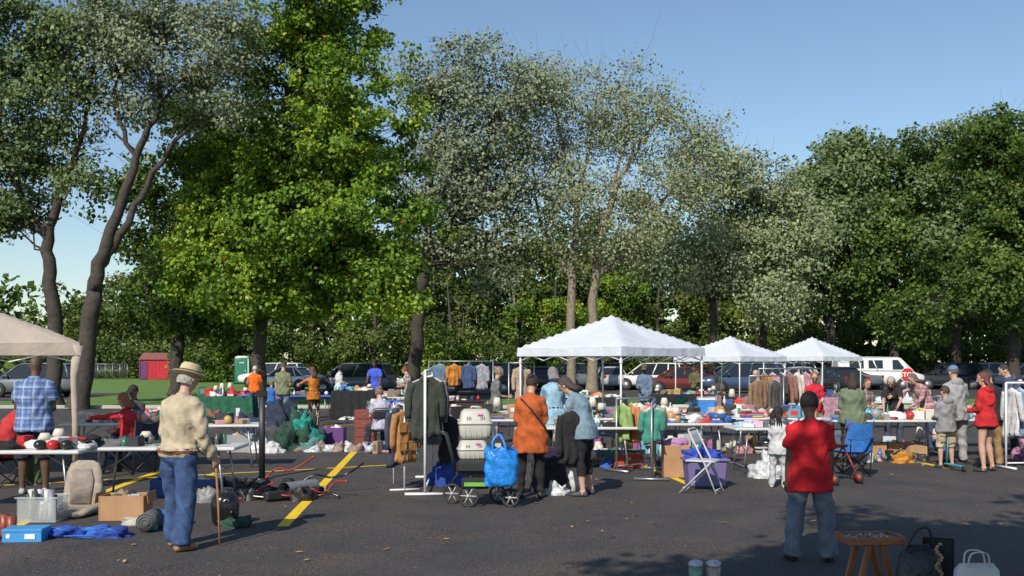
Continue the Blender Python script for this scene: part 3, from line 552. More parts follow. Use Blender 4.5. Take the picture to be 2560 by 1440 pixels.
person('woman_in_red_tshirt',6.2,20.5,165,1.6,g=1.05,lean=10,hp=20,aL='bend',aR='low',shirt=(.48,.015,.03),sleeve='short',pants=(.03,.03,.05),skin=WH,hair=(.25,.12,.06),hs='bun',glasses=True,vox=.02,fem=True)
person('woman_in_green_sweater',5.82,17.1,-18,1.62,g=1.2,lean=10,hp=20,hy=-10,aL='bend',aR='bend',shirt=(.13,.16,.10),pants=(.012,.012,.014),plen='slim',shoes=(.04,.04,.04),skin=WH,hair=(.03,.02,.018),hs='long',hem=.14,vox=.018,fem=True,loose=2)
person('girl_in_plaid_shirt',7.5,21.2,185,1.42,lean=6,hp=15,aL='bend',aR='bend',shirt=plaid((.2,.12,.13),(.06,.05,.06),(.5,.4,.4)),sleeve='short',pants=(.04,.04,.06),skin=WH,hair=(.14,.07,.04),hs='bob',vox=.02,fem=True)
person('woman_in_black_tshirt',7.95,20.8,150,1.62,g=1.1,lean=42,hp=20,aL='table',aR='low',shirt=(.02,.02,.022),sleeve='short',pants=(.05,.06,.1),skin=WH,hair=(.35,.33,.31),hs='bob',vox=.02,fem=True)
person('woman_in_pink_plaid_shirt',8.55,20.6,110,1.66,g=1.1,lean=40,hp=15,aL='table',aR='reach',shirt=plaid((.42,.22,.24),(.2,.08,.1),(.6,.5,.5)),pants=(.05,.06,.1),skin=WH,hair=(.12,.1,.09),hs='bob',vox=.02,fem=True)
person('boy_in_gray_hoodie',7.38,17,10,1.36,g=1.12,aL='bend',aR='bend',hp=14,leg='stand',shirt=(.22,.22,.23),pants=(.42,.34,.23),plen='knee',shoes=(.05,.05,.06),skin=WH,hair=(.06,.04,.03),hem=.16,hood=(.22,.22,.23),vox=.016,loose=2)
person('man_in_gray_hoodie',7.95,17.9,12,1.72,g=1.15,hp=12,aL='bend',aR='bend',lean=5,shirt=(.28,.28,.285),pants=(.30,.3,.3),skin=WH,hair=(.1,.08,.06),hat='cap',hatc=(.10,.2,.36),hood=(.28,.28,.285),hem=.18,vox=.018,loose=2)
person('woman_in_red_hoodie',7.78,16.4,35,1.62,g=1.08,lean=3,hp=8,hy=20,aL='bend',aR='bend',leg='contra',shirt=(.45,.015,.02),pants=(.02,.02,.022),plen='short',shoes=(.03,.03,.03),skin=WH,hair=(.12,.04,.03),hs='long',hem=.14,hood=(.45,.015,.02),vox=.015,fem=True,loose=2)
person('man_in_black_jacket',8.28,17.2,20,1.66,lean=10,hp=15,aL='bend',aR='bend',shirt=(.018,.018,.02),pants=(.28,.17,.08),skin=WH,hair=(.05,.04,.03),hat='cap',hatc=(.02,.02,.02),vox=.018,loose=2)
person('man_in_navy_hoodie',10.05,20,70,1.76,g=1.1,lean=14,hp=22,aL='table',aR='table',shirt=(.05,.07,.13),pants=(.03,.03,.04),skin=WH,hair=(.03,.025,.02),hood=(.05,.07,.13),vox=.02,loose=2)
person('person_seated_in_dark_coat',7.6,37,150,1.65,lean=10,hp=10,leg='sit',seat=.42,aL='lap',aR='lap',shirt=(.04,.045,.05),pants=(.03,.03,.03),skin=BR,hat='cap',hatc=(.03,.03,.03),vox=.03)
# ---------------------------------------------------------------- tents
WF=fabric_tr((.72,.75,.83),'white_canopy_fabric',.25); BF=fabric_tr((.60,.51,.43),'beige_canopy_fabric',.3)
WM=PL((.7,.7,.72),'white_steel'); GM=MT((.35,.36,.38),'steel')
def tent(x,y,yaw,hx,hy,ze,zp,fab,frame,val=.2,curtain=False,name='canopy_tent'):
    mb=MB(); n=24; V=[];F=[]
    for i in range(n+1):
        for j in range(n+1):
            u=-1+2*i/n; v=-1+2*j/n; r=max(abs(u),abs(v)); 
            mn=min(abs(u),abs(v)); sag=.07*math.sin(math.pi*r)*(1-(mn/(r+1e-6)))
            z=ze+(zp-ze)*(1-r)**.93-sag-.03*r*r*(1-(mn/(r+1e-6))**2)+.010*noise.noise(Vector((u*5,v*5,x)))
            if r<.16: z+=.03
            V.append((u*hx,v*hy,z))
    for i in range(n):
        for j in range(n): a=i*(n+1)+j; F.append((a,a+n+1,a+n+2,a+1))
    mb.add(V,F,fab)
    for (ax,ay,bx_,by_) in((-1,-1,1,-1),(1,-1,1,1),(1,1,-1,1),(-1,1,-1,-1)):
        V=[];F=[]
        for i in range(n+1):
            t=i/n; u=ax+(bx_-ax)*t; v=ay+(by_-ay)*t; mn=min(abs(u),abs(v)); zt=ze-.03*(1-mn**2)
            sc=1+.012*math.sin(t*40)
            V.append((u*hx,v*hy,zt)); V.append((u*hx*(1.004*sc),v*hy*(1.004*sc),zt-val+.03*math.sin(math.pi*t)))
        for i in range(n): F.append((2*i,2*i+1,2*i+3,2*i+2))
        mb.add(V,F,fab)
        pa=np.array((ax*hx*.97,ay*hy*.97,0)); pb=np.array((bx_*hx*.97,by_*hy*.97,0)); K=4
        for q in range(K):
            a=pa+(pb-pa)*q/K; b=pa+(pb-pa)*(q+1)/K; z1=ze-.08; z2=ze-.30
            mb.tube([a+(0,0,z1),b+(0,0,z2)],.011,frame,4); mb.tube([a+(0,0,z2),b+(0,0,z1)],.011,frame,4)
    for sx in(-1,1):
        for sy in(-1,1):
            mb.loft([(sx*hx*.97,sy*hy*.97,0.01),(sx*hx*.97,sy*hy*.97,ze-.02)],[.02,.02],frame,6,e=.6)
            mb.box((sx*hx*.97,sy*hy*.97,.01),(.09,.09,.016),frame,.003); mb.box((sx*hx*.97,sy*hy*.97,ze-.32),(.06,.06,.08),frame,.01)
            mb.tube([(sx*hx*.97,sy*hy*.97,ze-.05),(0,0,zp-.05)],.012,frame,4)
            if curtain and sx>0:
                mb.loft([(sx*hx*.99,sy*hy*.99,ze-.05),(sx*hx*.96,sy*hy*.97,ze-.5),(sx*hx*.97,sy*hy*.97,.9),(sx*hx*.97,sy*hy*.97,.3)],[(.08,.05),(.05,.04),(.045,.035),(.04,.03)],fab,10)
    mb.obj(name,(x,y,0),yaw,fix=False)
tent(2.28,23,math.radians(45),1.52,1.52,2.13,2.86,WF,WM)
tent(8.4,38.5,math.radians(42),1.52,1.52,2.02,2.78,WF,WM)
tent(13.2,44,math.radians(40),1.52,1.52,2.05,2.88,WF,WM)
tent(-8.88,15.89,math.radians(23),1.85,1.75,2.10,2.85,BF,WM,.2,True)
# ---------------------------------------------------------------- furniture and goods
PAL=[(.6,.6,.6),(.6,.58,.53),(.5,.03,.03),(.04,.12,.42),(.05,.22,.10),(.02,.02,.022),(.55,.4,.1),(.4,.22,.1),(.12,.3,.4),(.3,.1,.25),(.65,.65,.67),(.25,.25,.27),(.5,.25,.28),(.3,.2,.12),(.6,.6,.62),(.1,.1,.12),(.04,.04,.045),(.18,.14,.11)]
TT=PL((.58,.58,.58),'white_tabletop')
def table(x,y,yaw=0,L=1.83,W=.76,h=.74,top=TT,name='folding_table'):
    mb=MB(); mb.box((0,0,h-.022),(L,W,.044),top,.012)
    for s in(-1,1):
        a=s*(L/2-.25)
        for t in(-1,1):
            mb.tube([(a+s*.02,t*W*.36,h-.04),(a+s*.10,t*W*.40,.01)],.014,GM,6)
        mb.tube([(a+s*.09,-W*.4,.12),(a+s*.09,W*.4,.12)],.011,GM,5); mb.tube([(a+s*.05,0,.45),(a-s*.35,0,h-.05)],.010,GM,5); mb.tube([(a+s*.05,-W*.38,.45),(a+s*.05,W*.38,.45)],.01,GM,5)
    return mb.obj(name,(x,y,0),yaw)
def covered(x,y,yaw,L,W,h,mat,name='covered_table'):
    mb=MB(); V=[];F=[];n=80
    per=[]
    for i in range(n):
        t=i/n*4; sgn=int(t); u=t-sgn
        p=[(-1+2*u,-1),(1,-1+2*u),(1-2*u,1),(-1,1-2*u)][sgn]; per.append(p)
    for lv,(z,o) in enumerate(((h,0),(h-.05,.012),(.35,.03),(.02,.05))):
        for i,(u,v) in enumerate(per):
            w_=(1+.6*math.sin(i*1.9))*o*(lv>0); V.append((u*(L/2+w_),v*(W/2+w_),z))
    for l in range(3):
        for i in range(n): k=(i+1)%n; F.append((l*n+i,l*n+k,(l+1)*n+k,(l+1)*n+i))
    F.append(tuple(range(n))); mb.add(V,F,mat,False); return mb.obj(name,(x,y,0),yaw)
def goods(x0,x1,y0,y1,z,n,seed,hm=.25,name='flea_market_goods',pal=None):
    r=random.Random(seed); mb=MB(); pal=pal or PAL
    cx,cy=(x0+x1)/2,(y0+y1)/2
    for i in range(n):
        x=r.uniform(x0,x1)-cx; y=r.uniform(y0,y1)-cy; c=r.choice(pal); v=.8+.4*r.random(); c=tuple(min(.7,a*v) for a in c); t=r.random(); yw=r.uniform(-.6,.6)
        if t<.26:
            s=(r.uniform(.08,.28),r.uniform(.08,.22),r.uniform(.04,hm)); mb.box((x,y,s[2]/2),s,M(c,.6,.12,9,0,0,'carton'),.004,yw); 
            if r.random()<.6: mb.box((x,y,s[2]/2),(s[0]*.6,s[1]+.004,s[2]*.5),M(r.choice(PAL),.6,.1,20,0,0,'label'),.001,yw)
        elif t<.42:
            h=r.uniform(.1,hm*1.15); a=r.uniform(.022,.05); mb.loft([(x,y,0),(x,y,h*.6),(x,y,h*.72),(x,y,h)],[a,a,a*.45,a*.4],M(c,.25,.05,6,0,0,'bottle'),9)
        elif t<.55:
            h=r.uniform(.07,.13); a=r.uniform(.03,.06); mb.loft([(x,y,0),(x,y,h*.4),(x,y,h)],[a*.7,a*.85,a],M(c,.35,.05,6,0,0,'cup'),10)
        elif t<.78:
            mb.heap((x,y,0),r.uniform(.1,.24),r.uniform(.09,.2),r.uniform(.05,hm*.7),CL(c),seed+i,.8,18,7)
        elif t<.88:
            for q in range(r.randint(2,4)): mb.box((x,y,.02+q*.032),(.2,.15,.028),M(r.choice(pal),.6,.1,9,0,0,'book'),.003,yw+q*.15)
        elif t<.94:
            a=r.uniform(.05,.1); mb.ell((x,y,a),(a,a,a),PL(c,'ball'),12,9)
        else:
            h=r.uniform(.15,hm*1.5); mb.loft([(x,y,0),(x,y,.02),(x,y,.03),(x,y,h*.6)],[.05,.05,.012,.012],M(c,.4,.05,6,0,0,'lamp'),10); mb.loft([(x,y,h*.55),(x,y,h)],[.09,.05],M((.6,.55,.45),.8,.05,6,0,0,'lampshade'),12)
    return mb.obj(name,(cx,cy,z))
def garment(mb,c,yaw,w,h,mat,slv=True,th=.04,slen=.55,seed=0,zipm=None):
    cx,sx=math.cos(yaw),math.sin(yaw); side=np.array((cx,sx,0)); nd=np.array((-sx,cx,0)); c=np.array(c,float)
    P=[];Rr=[]
    for i,(t,a,b) in enumerate(((0,.16,.5),(.03,.40,.8),(.09,.80,1.0),(.2,.76,1.0),(.35,.72,1.1),(.5,.73,1.1),(.65,.76,1.2),(.8,.80,1.25),(.92,.83,1.2),(1,.84,1.1))):
        P.append(c+np.array((0,0,-t*h))+nd*.014*math.sin(seed+i*1.7)+side*.010*math.cos(seed*2+i)); Rr.append((w/2*a*(1+.04*math.sin(seed+i*2.1)),th*b))
    n=36
    mb.loft(P,Rr,mat,n,side=side)
    V=mb.v[-1]; rel=(V-c)@side; dn=np.clip((c[2]-V[:,2])/h,0,1)
    V+=np.outer((np.sin(rel*55+seed+2*np.sin(V[:,2]*7+seed))*.022+.01*np.sin(rel*120+V[:,2]*9))*dn,nd)+np.outer(.012*np.sin(V[:,2]*21+seed)*dn,side)
    V[:,2]-=.02*np.sin(rel*14+seed)*dn
    if slv:
        for s in(-1,1):
            a=c+side*s*w*.36+np.array((0,0,-.075*h)); b=c+side*s*w*.46+np.array((0,0,-.08*h-slen*h*.45)); d=c+side*s*w*.47+nd*.03*math.sin(seed+s)-nd*.02+np.array((0,0,-.08*h-slen*h))
            mb.loft(smoothpts([a,b,d],3),[(.055,.045),(.056,.044),(.052,.042),(.055,.04),(.048,.04),(.046,.036),(.042,.03)],mat,12,side=side)
    if zipm is not None:
        for yy in(-1,1): mb.loft([c+nd*yy*(th*1.25+.022)+(0,0,-.08*h),c+nd*yy*(th*1.35+.024)+(0,0,-.97*h)],[(.008,.003)]*2,zipm,6,side=side)
        for s in(-1,1):
            for zz in(.32,.68): mb.box(c-nd*(th*1.2+.018)+side*s*w*.2+(0,0,-zz*h),(.13,.02,.14),mat,.006,yaw)
        mb.loft([c+(0,0,-.05*h),c+(0,0,.015)],[(.09,.06),(.075,.05)],mat,14,side=side)
    mb.tube([c+side*(-w*.34)+(0,0,-.07*h),c+(0,0,.02),c+side*(w*.34)+(0,0,-.07*h)],.008,WM,5); mb.tube([c+(0,0,.02),c+(0,0,.09)],.004,GM,4)
def rack(name,x,y,yaw,L,h,mat,gs,zipc=None):
    mb=MB()
    for s in(-1,1):
        mb.tube([(s*L/2,0,.03),(s*L/2,0,h)],.019,mat,8); mb.tube([(s*L/2,-.27,.03),(s*L/2,.27,.03)],.021,mat,8)
    mb.tube([(-L/2,0,h),(L/2,0,h)],.017,mat,8); mb.tube([(-L/2,0,.1),(L/2,0,.1)],.013,mat,6)
    for i,(px,w_,hh,c,sl) in enumerate(gs): garment(mb,(px,0,h-.1),math.pi/2+.15*math.sin(i*3),w_,hh,CL(c) if isinstance(c,tuple) else c,sl,.04,.6,i*1.3,M((.10,.10,.08),.5,.05,5,0,0,'zip') if (i==0 and zipc) else None)
    return mb.obj(name,(x,y,0),yaw)
def foldchair(x,y,yaw,mat,name='folding_chair'):
    mb=MB()
    for s in(-1,1):
        a=s*.21
        mb.tube([(a,.24,.01),(a,.08,.42),(a,-.14,.86)],.012,mat,6); mb.tube([(a*.92,-.27,.01),(a*.92,.16,.44)],.012,mat,6)
    mb.tube([(-.21,.22,.06),(.21,.22,.06)],.01,mat,5)
    mb.tube([(-.19,-.22,.08),(.19,-.22,.08)],.01,mat,5); mb.tube([(-.21,-.14,.86),(-.15,-.155,.88),(.15,-.155,.88),(.21,-.14,.86)],.012,mat,6)
    mb.loft([(0,-.2,.445),(0,-.17,.45),(0,.17,.45),(0,.21,.44)],[(.18,.012),(.2,.016),(.2,.016),(.17,.012)],mat,14,e=.4)
    mb.loft([(0,-.075,.66),(0,-.09,.70),(0,-.12,.80),(0,-.135,.85)],[(.18,.008),(.2,.012),(.2,.012),(.18,.008)],mat,14,e=.4)
    return mb.obj(name,(x,y,0),yaw)
def campchair(x,y,yaw,c,name='camping_chair'):
    mb=MB(); f=CL(c); fr=M((.03,.03,.03),.5,.05,5,0,0,'frame')
    for s in(-1,1):
        mb.tube([(s*.28,.25,.02),(-s*.25,.22,.40)],.011,fr,5); mb.tube([(s*.28,-.22,.02),(-s*.26,-.25,.40)],.011,fr,5)
        mb.tube([(s*.29,.25,.02),(s*.27,-.24,.42)],.011,fr,5); mb.tube([(s*.27,-.22,.02),(s*.29,.24,.42),(s*.31,.25,.62)],.011,fr,5)
        mb.tube([(s*.27,-.22,.02),(s*.28,-.3,.88)],.011,fr,5); mb.loft([(s*.31,.28,.62),(s*.31,0,.60),(s*.29,-.28,.62)],[(.04,.01)]*3,f,8)
    V=[];F=[]
    for i in range(9):
        for j in range(9):
            u=-1+i/4; t=j/8
            if t<.5: q=t*2; p=(u*.27,.26-.5*q,.42-.05*(1-u*u)*math.sin(q*math.pi)-.03*q)
            else: q=(t-.5)*2; p=(u*.28,-.24-.08*q-.04*(1-u*u),.39+.48*q-.05*q*(1-u*u))
            V.append(p)
    for i in range(8):
        for j in range(8): a=i*9+j; F.append((a,a+9,a+10,a+1))
    mb.add(V,F,f); return mb.obj(name,(x,y,0),yaw,fix=False)
def openbox(mb,c,sz,mat,t=.012,yaw=0,taper=1.0):
    x,y,z=sz; R_=Matrix.Rotation(yaw,3,'Z')
    for p,s in(((0,0,t/2),(x-.01,y-.01,t)),((-x/2+t/2,0,z/2),(t,y,z)),((x/2-t/2,0,z/2),(t,y,z)),((0,-y/2+t/2,z/2+.001),(x-2*t,t,z)),((0,y/2-t/2,z/2+.001),(x-2*t,t,z))):
        q=R_@Vector(p); mb.box((c[0]+q.x,c[1]+q.y,c[2]+q.z),s,mat,.003,yaw)
CARD=M((.40,.23,.12),.85,.15,5,.1,0,'cardboard')
def crate(name,x,y,w,d,h,mat,yaw=0,fill=None,seed=0,flaps=False):
    mb=MB(); openbox(mb,(0,0,0.005),(w,d,h),mat,.012)
    if flaps:
        for s in(-1,1): mb.box((s*(w/2+.04),0,h-.02),(.006,d*.95,.12),mat,.002,R=Matrix.Rotation(s*-.15,3,'Y'))
    if fill:
        r=random.Random(seed)
        for i in range(fill):
            c=r.choice(PAL); xx,yy=r.uniform(-w*.3,w*.3),r.uniform(-d*.28,d*.28)
            if r.random()<.5: mb.heap((xx,yy,h*.5),w*.18,d*.2,h*.6,CL(c),seed+i,.5,16,6)
            else: mb.box((xx,yy,h*.7),(r.uniform(.06,.14),r.uniform(.05,.1),h*.7),PL(c),.006,r.uniform(-1,1))
    return mb.obj(name,(x,y,0),yaw)
table(-6.1,12.3,.02); table(-4.4,12.75,.03,1.9); table(-8.3,12.4,0)
goods(-6.9,-5.3,12.05,12.5,.745,18,1,.16,pal=[(.02,.02,.022),(.02,.02,.022),(.45,.02,.02),(.5,.5,.5),(.1,.1,.11)])
goods(-5.1,-3.7,12.5,12.95,.745,18,2,.12,pal=[(.02,.02,.022),(.04,.2,.12),(.25,.27,.3),(.5,.5,.5),(.1,.1,.11)])
table(-6.9,17.6,.1); goods(-7.7,-6.1,17.3,17.9,.745,22,3,.2)
table(-5.2,17.2,.1); goods(-5.9,-4.4,17.0,17.5,.745,20,4,.18)
mb=MB()
for i,a in enumerate((-.16,.0,.16)):
    mb.ell((a,0,.055),(.075,.09,.06),M([(.02,.02,.02),(.5,.02,.02),(.02,.02,.02)][i],.25,.03,5,0,0,'glossy_pad'),12,9)
mb.obj('boxing_pads',(-5.55,12.1,.745)); 
campchair(-7.15,19.05,math.radians(165),(.05,.05,.06)); foldchair(-2.62,20.05,math.radians(25),M((.05,.05,.055),.4,.05,5,0,0,'dark_plastic'))
campchair(-7.35,14.45,math.radians(-40),(.05,.05,.06)); campchair(-6.1,16.08,math.radians(70),(.02,.03,.07))
mb=MB(); BLU=M((.05,.27,.6),.5,.05,5,0,0,'blue_card'); mb.box((0,0,.065),(.38,.26,.13),BLU,.004,.08); mb.box((0,0,.118),(.392,.272,.03),BLU,.004,.08)
WP=M((.75,.75,.75),.6,.02,5,0,0,'white_print'); mb.ell((-.12,-.142,.062),(.024,.004,.024),WP,12,8); mb.box((.09,-.128,.058),(.1,.006,.05),WP,.001,.08)
mb.obj('shoe_box',(-4.9,10.1,0))
mb=MB(); 
for i,(a,b_) in enumerate(((-.25,0),(.05,.05),(.28,-.02))): mb.heap((a,b_,0),.17,.13,.085,CL([(.02,.07,.36),(.03,.11,.42),(.02,.05,.28)][i],'nylon'),60+i,.9,24,9); mb.tube([(a-.12,b_-.08,.06),(a,b_-.1,.10),(a+.12,b_-.07,.05)],.006,BLU,5)
mb.tube([(-.2,-.1,.02),(0,-.17,.04),(.25,-.1,.02)],.012,CL((.03,.12,.5),'nylon'),6)
mb.obj('blue_nylon_bag',(-4.38,10.3,0))
mb=MB(); MATG=CL((.10,.105,.11),'foam_mat')
sp=[];
for i in range(40):
    a=i*.45; r_=.02+i*.0022; sp.append((r_*math.cos(a),0,.115+r_*math.sin(a)))
V=[];F=[]
for p in sp: V+= [(p[0],-.12,p[2]),(p[0],.3,p[2])]
for i in range(39): F.append((2*i,2*i+1,2*i+3,2*i+2))
mb.add(V,F,MATG); mb.loft([(0,-.112,.115),(0,.295,.115)],[.095,.095],MATG,20); mb.obj('rolled_foam_mat',(-3.86,10.6,0),.1)
crate('cardboard_box',-4.42,11.45,.5,.34,.28,CARD,.05,6,3,True)
mb=MB(); openbox(mb,(0,0,.01),(.44,.32,.28),CLEAR,.008); mb.box((0,-.17,.285),(.48,.02,.02),CLEAR,.004); mb.box((0,.17,.285),(.48,.02,.02),CLEAR,.004)
r=random.Random(9)
for i in range(18):
    x_,y_=r.uniform(-.16,.16),r.uniform(-.1,.1); h=r.uniform(.2,.38); mb.loft([(x_,y_,.03),(x_+.01,y_,h*.5),(x_+r.uniform(-.04,.04),y_,h)],[.03,.03,.035],PL(r.choice([(.5,.5,.51),(.3,.3,.33),(.06,.06,.06),(.4,.37,.3),(.2,.2,.25)])),10)
mb.obj('clear_storage_bin',(-5.3,11.3,0))
mb=MB(); BG=CL((.33,.28,.23),'cushion'); 
mb.loft([(0,0,.03),(0,.02,.12),(0,.06,.3),(0,.09,.48),(0,.11,.58),(0,.115,.62)],[(.2,.05),(.235,.06),(.23,.055),(.21,.05),(.17,.045),(.09,.03)],BG,20,e=.6)
mb.loft([(0,-.45,.04),(0,-.3,.06),(0,-.1,.06),(0,.0,.05)],[(.19,.03),(.23,.045),(.23,.045),(.2,.04)],BG,18,e=.6)
mb.loft([(0,-.04,.12),(0,.018,.4),(0,.04,.52)],[(.13,.02),(.14,.02),(.10,.02)],CL((.25,.21,.18),'cushion_mesh'),14,e=.6)
mb.obj('massage_seat_cushion',(-5.12,11.9,0))
mb=MB(); BKG=M((.012,.012,.013),.22,.03,5,0,0,'black_gloss')
mb.loft([(0,0,.01),(0,0,.04),(0,0,.2),(0,0,.3),(0,0,.35),(0,0,.365)],[.115,.14,.155,.145,.11,.05],BKG,24,e=.8)
mb.box((.05,-.155,.15),(.15,.03,.13),BKG,.01); mb.loft([(.05,-.17,.16),(.05,-.26,.17)],[(.02,.03),(.018,.026)],BKG,10); mb.loft([(0,-.13,.27),(0,-.145,.27)],[.035,.035],MT((.5,.5,.5)),14)
mb.obj('air_fryer',(-3.17,11.05,0),.35)
mb=MB(); r=random.Random(21)
for i in range(30):
    x_,y_=r.uniform(-1.0,.45),r.uniform(-.5,.9); c=r.choice([(.02,.02,.022),(.03,.03,.035),(.02,.02,.02),(.22,.22,.23),(.02,.02,.02),(.05,.05,.06),(.35,.30,.22),(.2,.03,.02)])
    if r.random()<.4: mb.box((x_,y_,.08),(r.uniform(.1,.28),r.uniform(.08,.18),r.uniform(.06,.15)),PL(c),.02,r.uniform(-1,1))
    else: mb.heap((x_,y_,0),.15,.12,r.uniform(.07,.17),M(c,.5,.2,8,.4,0,'gear'),80+i,.9,18,8)
for i in range(12):
    p=[(r.uniform(-1,.4),r.uniform(-.4,.6),.05+.15*r.random())]; 
    for q in range(4): p.append((p[-1][0]+r.uniform(.05,.25),p[-1][1]+r.uniform(-.15,.15),max(.03,p[-1][2]+r.uniform(-.1,.14))))
    mb.tube(smoothpts(p,3),.014,r.choice([BKG,MT((.3,.3,.3)),BKG,BKG,M((.3,.03,.02),.5,.05,5,0,0,'red_hose')]),6)
mb.obj('vacuum_parts_pile',(-3.15,13.3,0))
mb=MB(); st=MT((.45,.45,.45),'duct'); mb.loft([(0,-.3,.14),(0,.3,.14)],[.10,.085],st,18,cap=False); mb.loft([(0,-.31,.14),(0,-.29,.14)],[.106,.106],st,18,cap=False); mb.loft([(0,-.2,.14),(0,-.19,.14)],[.08,.08],BKG,14)
mb.obj('metal_duct_pipe',(-2.80,13.2,0),-.5)
mb=MB(); mb.loft([(0,0,.0),(0,0,.02)],[.16,.16],BKG,14,e=.5); mb.loft([(0,0,.02),(0,0,1.3)],[.045,.045],M((.02,.02,.022),.5,.1,5,0,0,'black_steel'),10,e=.5); mb.box((0,0,1.31),(.16,.1,.1),BKG,.01); mb.obj('black_metal_post',(-3.85,15.4,0))
crate('blue_storage_tote',-4.4,13.6,.9,.5,.22,PL((.03,.08,.3)),.1,8,5)
mb=MB(); mb.box((0,0,.09),(.26,.2,.16),PL((.03,.16,.45)),.01,.3); mb.heap((.74,-.10,0),.15,.12,.10,CL((.02,.06,.04)),4,.8); mb.heap((-.3,.1,0),.22,.14,.07,CL((.4,.38,.33)),6,.9); mb.box((-.1,-.35,.06),(.14,.1,.1),PL((.03,.3,.2)),.01,.2); mb.obj('camping_gear',(-3.75,11.0,0))
mb=MB()
for i in range(2):
    a=i*.16; LE=M((.25,.05,.025),.4,.2,8,.2,0,'leather'); mb.loft([(a,0,.22),(a,0,.1),(a,-.01,.05)],[(.045,.05),(.042,.048),(.045,.05)],LE,12); mb.loft([(a,.05,.04),(a,-.05,.045),(a,-.15,.035),(a,-.21,.025)],[(.035,.035),(.042,.04),(.045,.03),(.025,.018)],LE,12)
mb.obj('leather_boots',(-5.25,10.35,0),-.7)
mb=MB()
for (a,b_,rx_,ry_,h_,sd_,c) in ((0,0,.5,.4,.5,11,(.025,.035,.06)),(.25,.1,.4,.35,.72,17,(.02,.03,.055)),(-.3,.05,.38,.35,.6,18,(.03,.035,.05)),(.3,-.4,.35,.28,.4,12,(.06,.06,.07)),(-.35,-.3,.3,.25,.3,19,(.03,.04,.09))): mb.heap((a,b_,0),rx_,ry_,h_,CL(c),sd_,.7,44,18,3)
mb.obj('pile_of_dark_clothes',(-5.05,21,0))
mb=MB()
for (a,b_,z_,rx_,ry_,h_,sd_,c) in ((0,0,0,.36,.32,.62,13,(.02,.06,.04)),(-.2,-.25,0,.26,.24,.36,23,(.015,.05,.035)),(.05,-.12,.42,.20,.16,.28,14,(.02,.24,.20)),(.28,-.2,.1,.18,.16,.28,24,(.02,.18,.16)),(.3,-.4,0,.2,.18,.18,15,(.10,.2,.2))): mb.heap((a,b_,z_),rx_,ry_,h_,CL(c),sd_,.8,40,16,3)
mb.obj('pile_of_green_clothes',(-4.35,20.6,0))
PB_=M((.5,.51,.53),.25,.25,12,.9,0,'plastic_bag')
mb=MB(); r=random.Random(8)
for i in range(13): mb.heap((i*.125-.65,math.sin(i*2)*.2,0),.15,.12,.08+.08*r.random(),PB_ if i%3 else M((.25,.18,.16),.6,.3,12,.6,0,'bundle'),30+i,1.0,22,9)
mb.obj('plastic_bags',(-3.6,20.2,0))
crate('purple_storage_tote',-3.85,21.4,.55,.4,.4,PL((.13,.05,.2)),0,4,7); crate('gray_storage_tote',-5.4,20.0,.5,.4,.35,PL((.3,.3,.32)),0,4,8)
mb=MB(); mb.heap((0,0,0),.2,.18,.22,PB_,36,.9); mb.heap((.25,-.1,0),.17,.14,.16,PB_,37,.9); mb.obj('plastic_bags',(-5.0,19.9,0))
covered(-8.9,31.2,.05,1.7,.8,.74,CL((.015,.10,.055),'green_tablecloth')); goods(-9.8,-8.1,30.9,31.5,.745,36,10,.3,pal=[(.5,.02,.02),(.55,.03,.03),(.04,.15,.07),(.6,.6,.6),(.1,.1,.35),(.4,.2,.1)])
goods(-10.2,-8.0,28.6,29.6,.01,34,11,.45,pal=[(.5,.02,.03),(.5,.02,.03),(.04,.15,.07),(.55,.55,.55),(.2,.1,.3),(.1,.1,.1)],name='christmas_decorations')
for i in range(4): 
    mb=MB(); mb.heap((0,0,0),.36,.28,.5,blotch((.5,.03,.04),(.55,.55,.5) if i%2 else (.03,.15,.08),9),50+i,.6,26,12); mb.obj('christmas_gift_bag',(-8.2-.5*i,27.2+.3*math.sin(i*2),.0))
table(-6.6,31.8,0,top=PL((.05,.12,.45))); goods(-7.3,-5.9,31.6,32,.745,14,12,.2)
covered(-4.9,31.6,0,1.5,.7,.9,CL((.015,.015,.017),'black_tablecloth')); goods(-5.5,-4.3,31.4,31.8,.905,12,13,.2)
table(-4.3,33,0,2.4,.8); goods(-5.4,-3.3,32.7,33.3,.745,34,14,.22); table(-3.0,30.6,.05,2.2,.8); goods(-4.0,-2.1,30.3,30.9,.745,30,15,.26)
goods(-5.2,-3.6,30.6,31.4,.01,20,16,.4); table(-2.5,25.2,0,2.0); goods(-3.5,-1.7,25,25.5,.745,26,17,.24); goods(-3.4,-1.8,25,25.8,.01,18,18,.4)
table(-2.4,21.6,0,1.6,.7); goods(-3.1,-1.8,21.4,21.8,.745,24,19,.22,pal=[(.6,.05,.05),(.6,.6,.6),(.5,.3,.3),(.1,.3,.5),(.6,.6,.55)])
goods(-6.6,-5.2,24.5,26,.01,26,20,.4); goods(-3.0,-1.9,19.3,20.6,.01,16,22,.25)
mb=MB(); CM=M((.20,.05,.035),.5,.2,4,0,0,'cherry_wood'); mb.box((0,0,.4),(.42,.4,.78),CM,.01)
for i in range(4): mb.box((0,-.206,.12+i*.19),(.38,.02,.17),CM,.006); mb.ell((0,-.222,.12+i*.19),(.015,.015,.015),GM,6,5)
mb.obj('wooden_drawer_cabinet',(-3.1,21.2,0))
mb=MB(); DW=M((.03,.02,.018),.5,.2,3,0,0,'dark_wood'); mb.box((0,0,.42),(1.15,.45,.82),DW,.01); mb.box((0,0,.85),(1.2,.5,.03),DW,.008)
for i in range(2):
    for j in range(3): mb.box((-.28+i*.56,-.232,.17+j*.25),(.53,.02,.22),DW,.006); mb.ell((-.28+i*.56,-.25,.17+j*.25),(.02,.015,.02),GM,6,5)
mb.obj('dresser',(-1.25,24.3,0)); goods(-1.75,-.75,24.2,24.4,.87,8,23,.15)
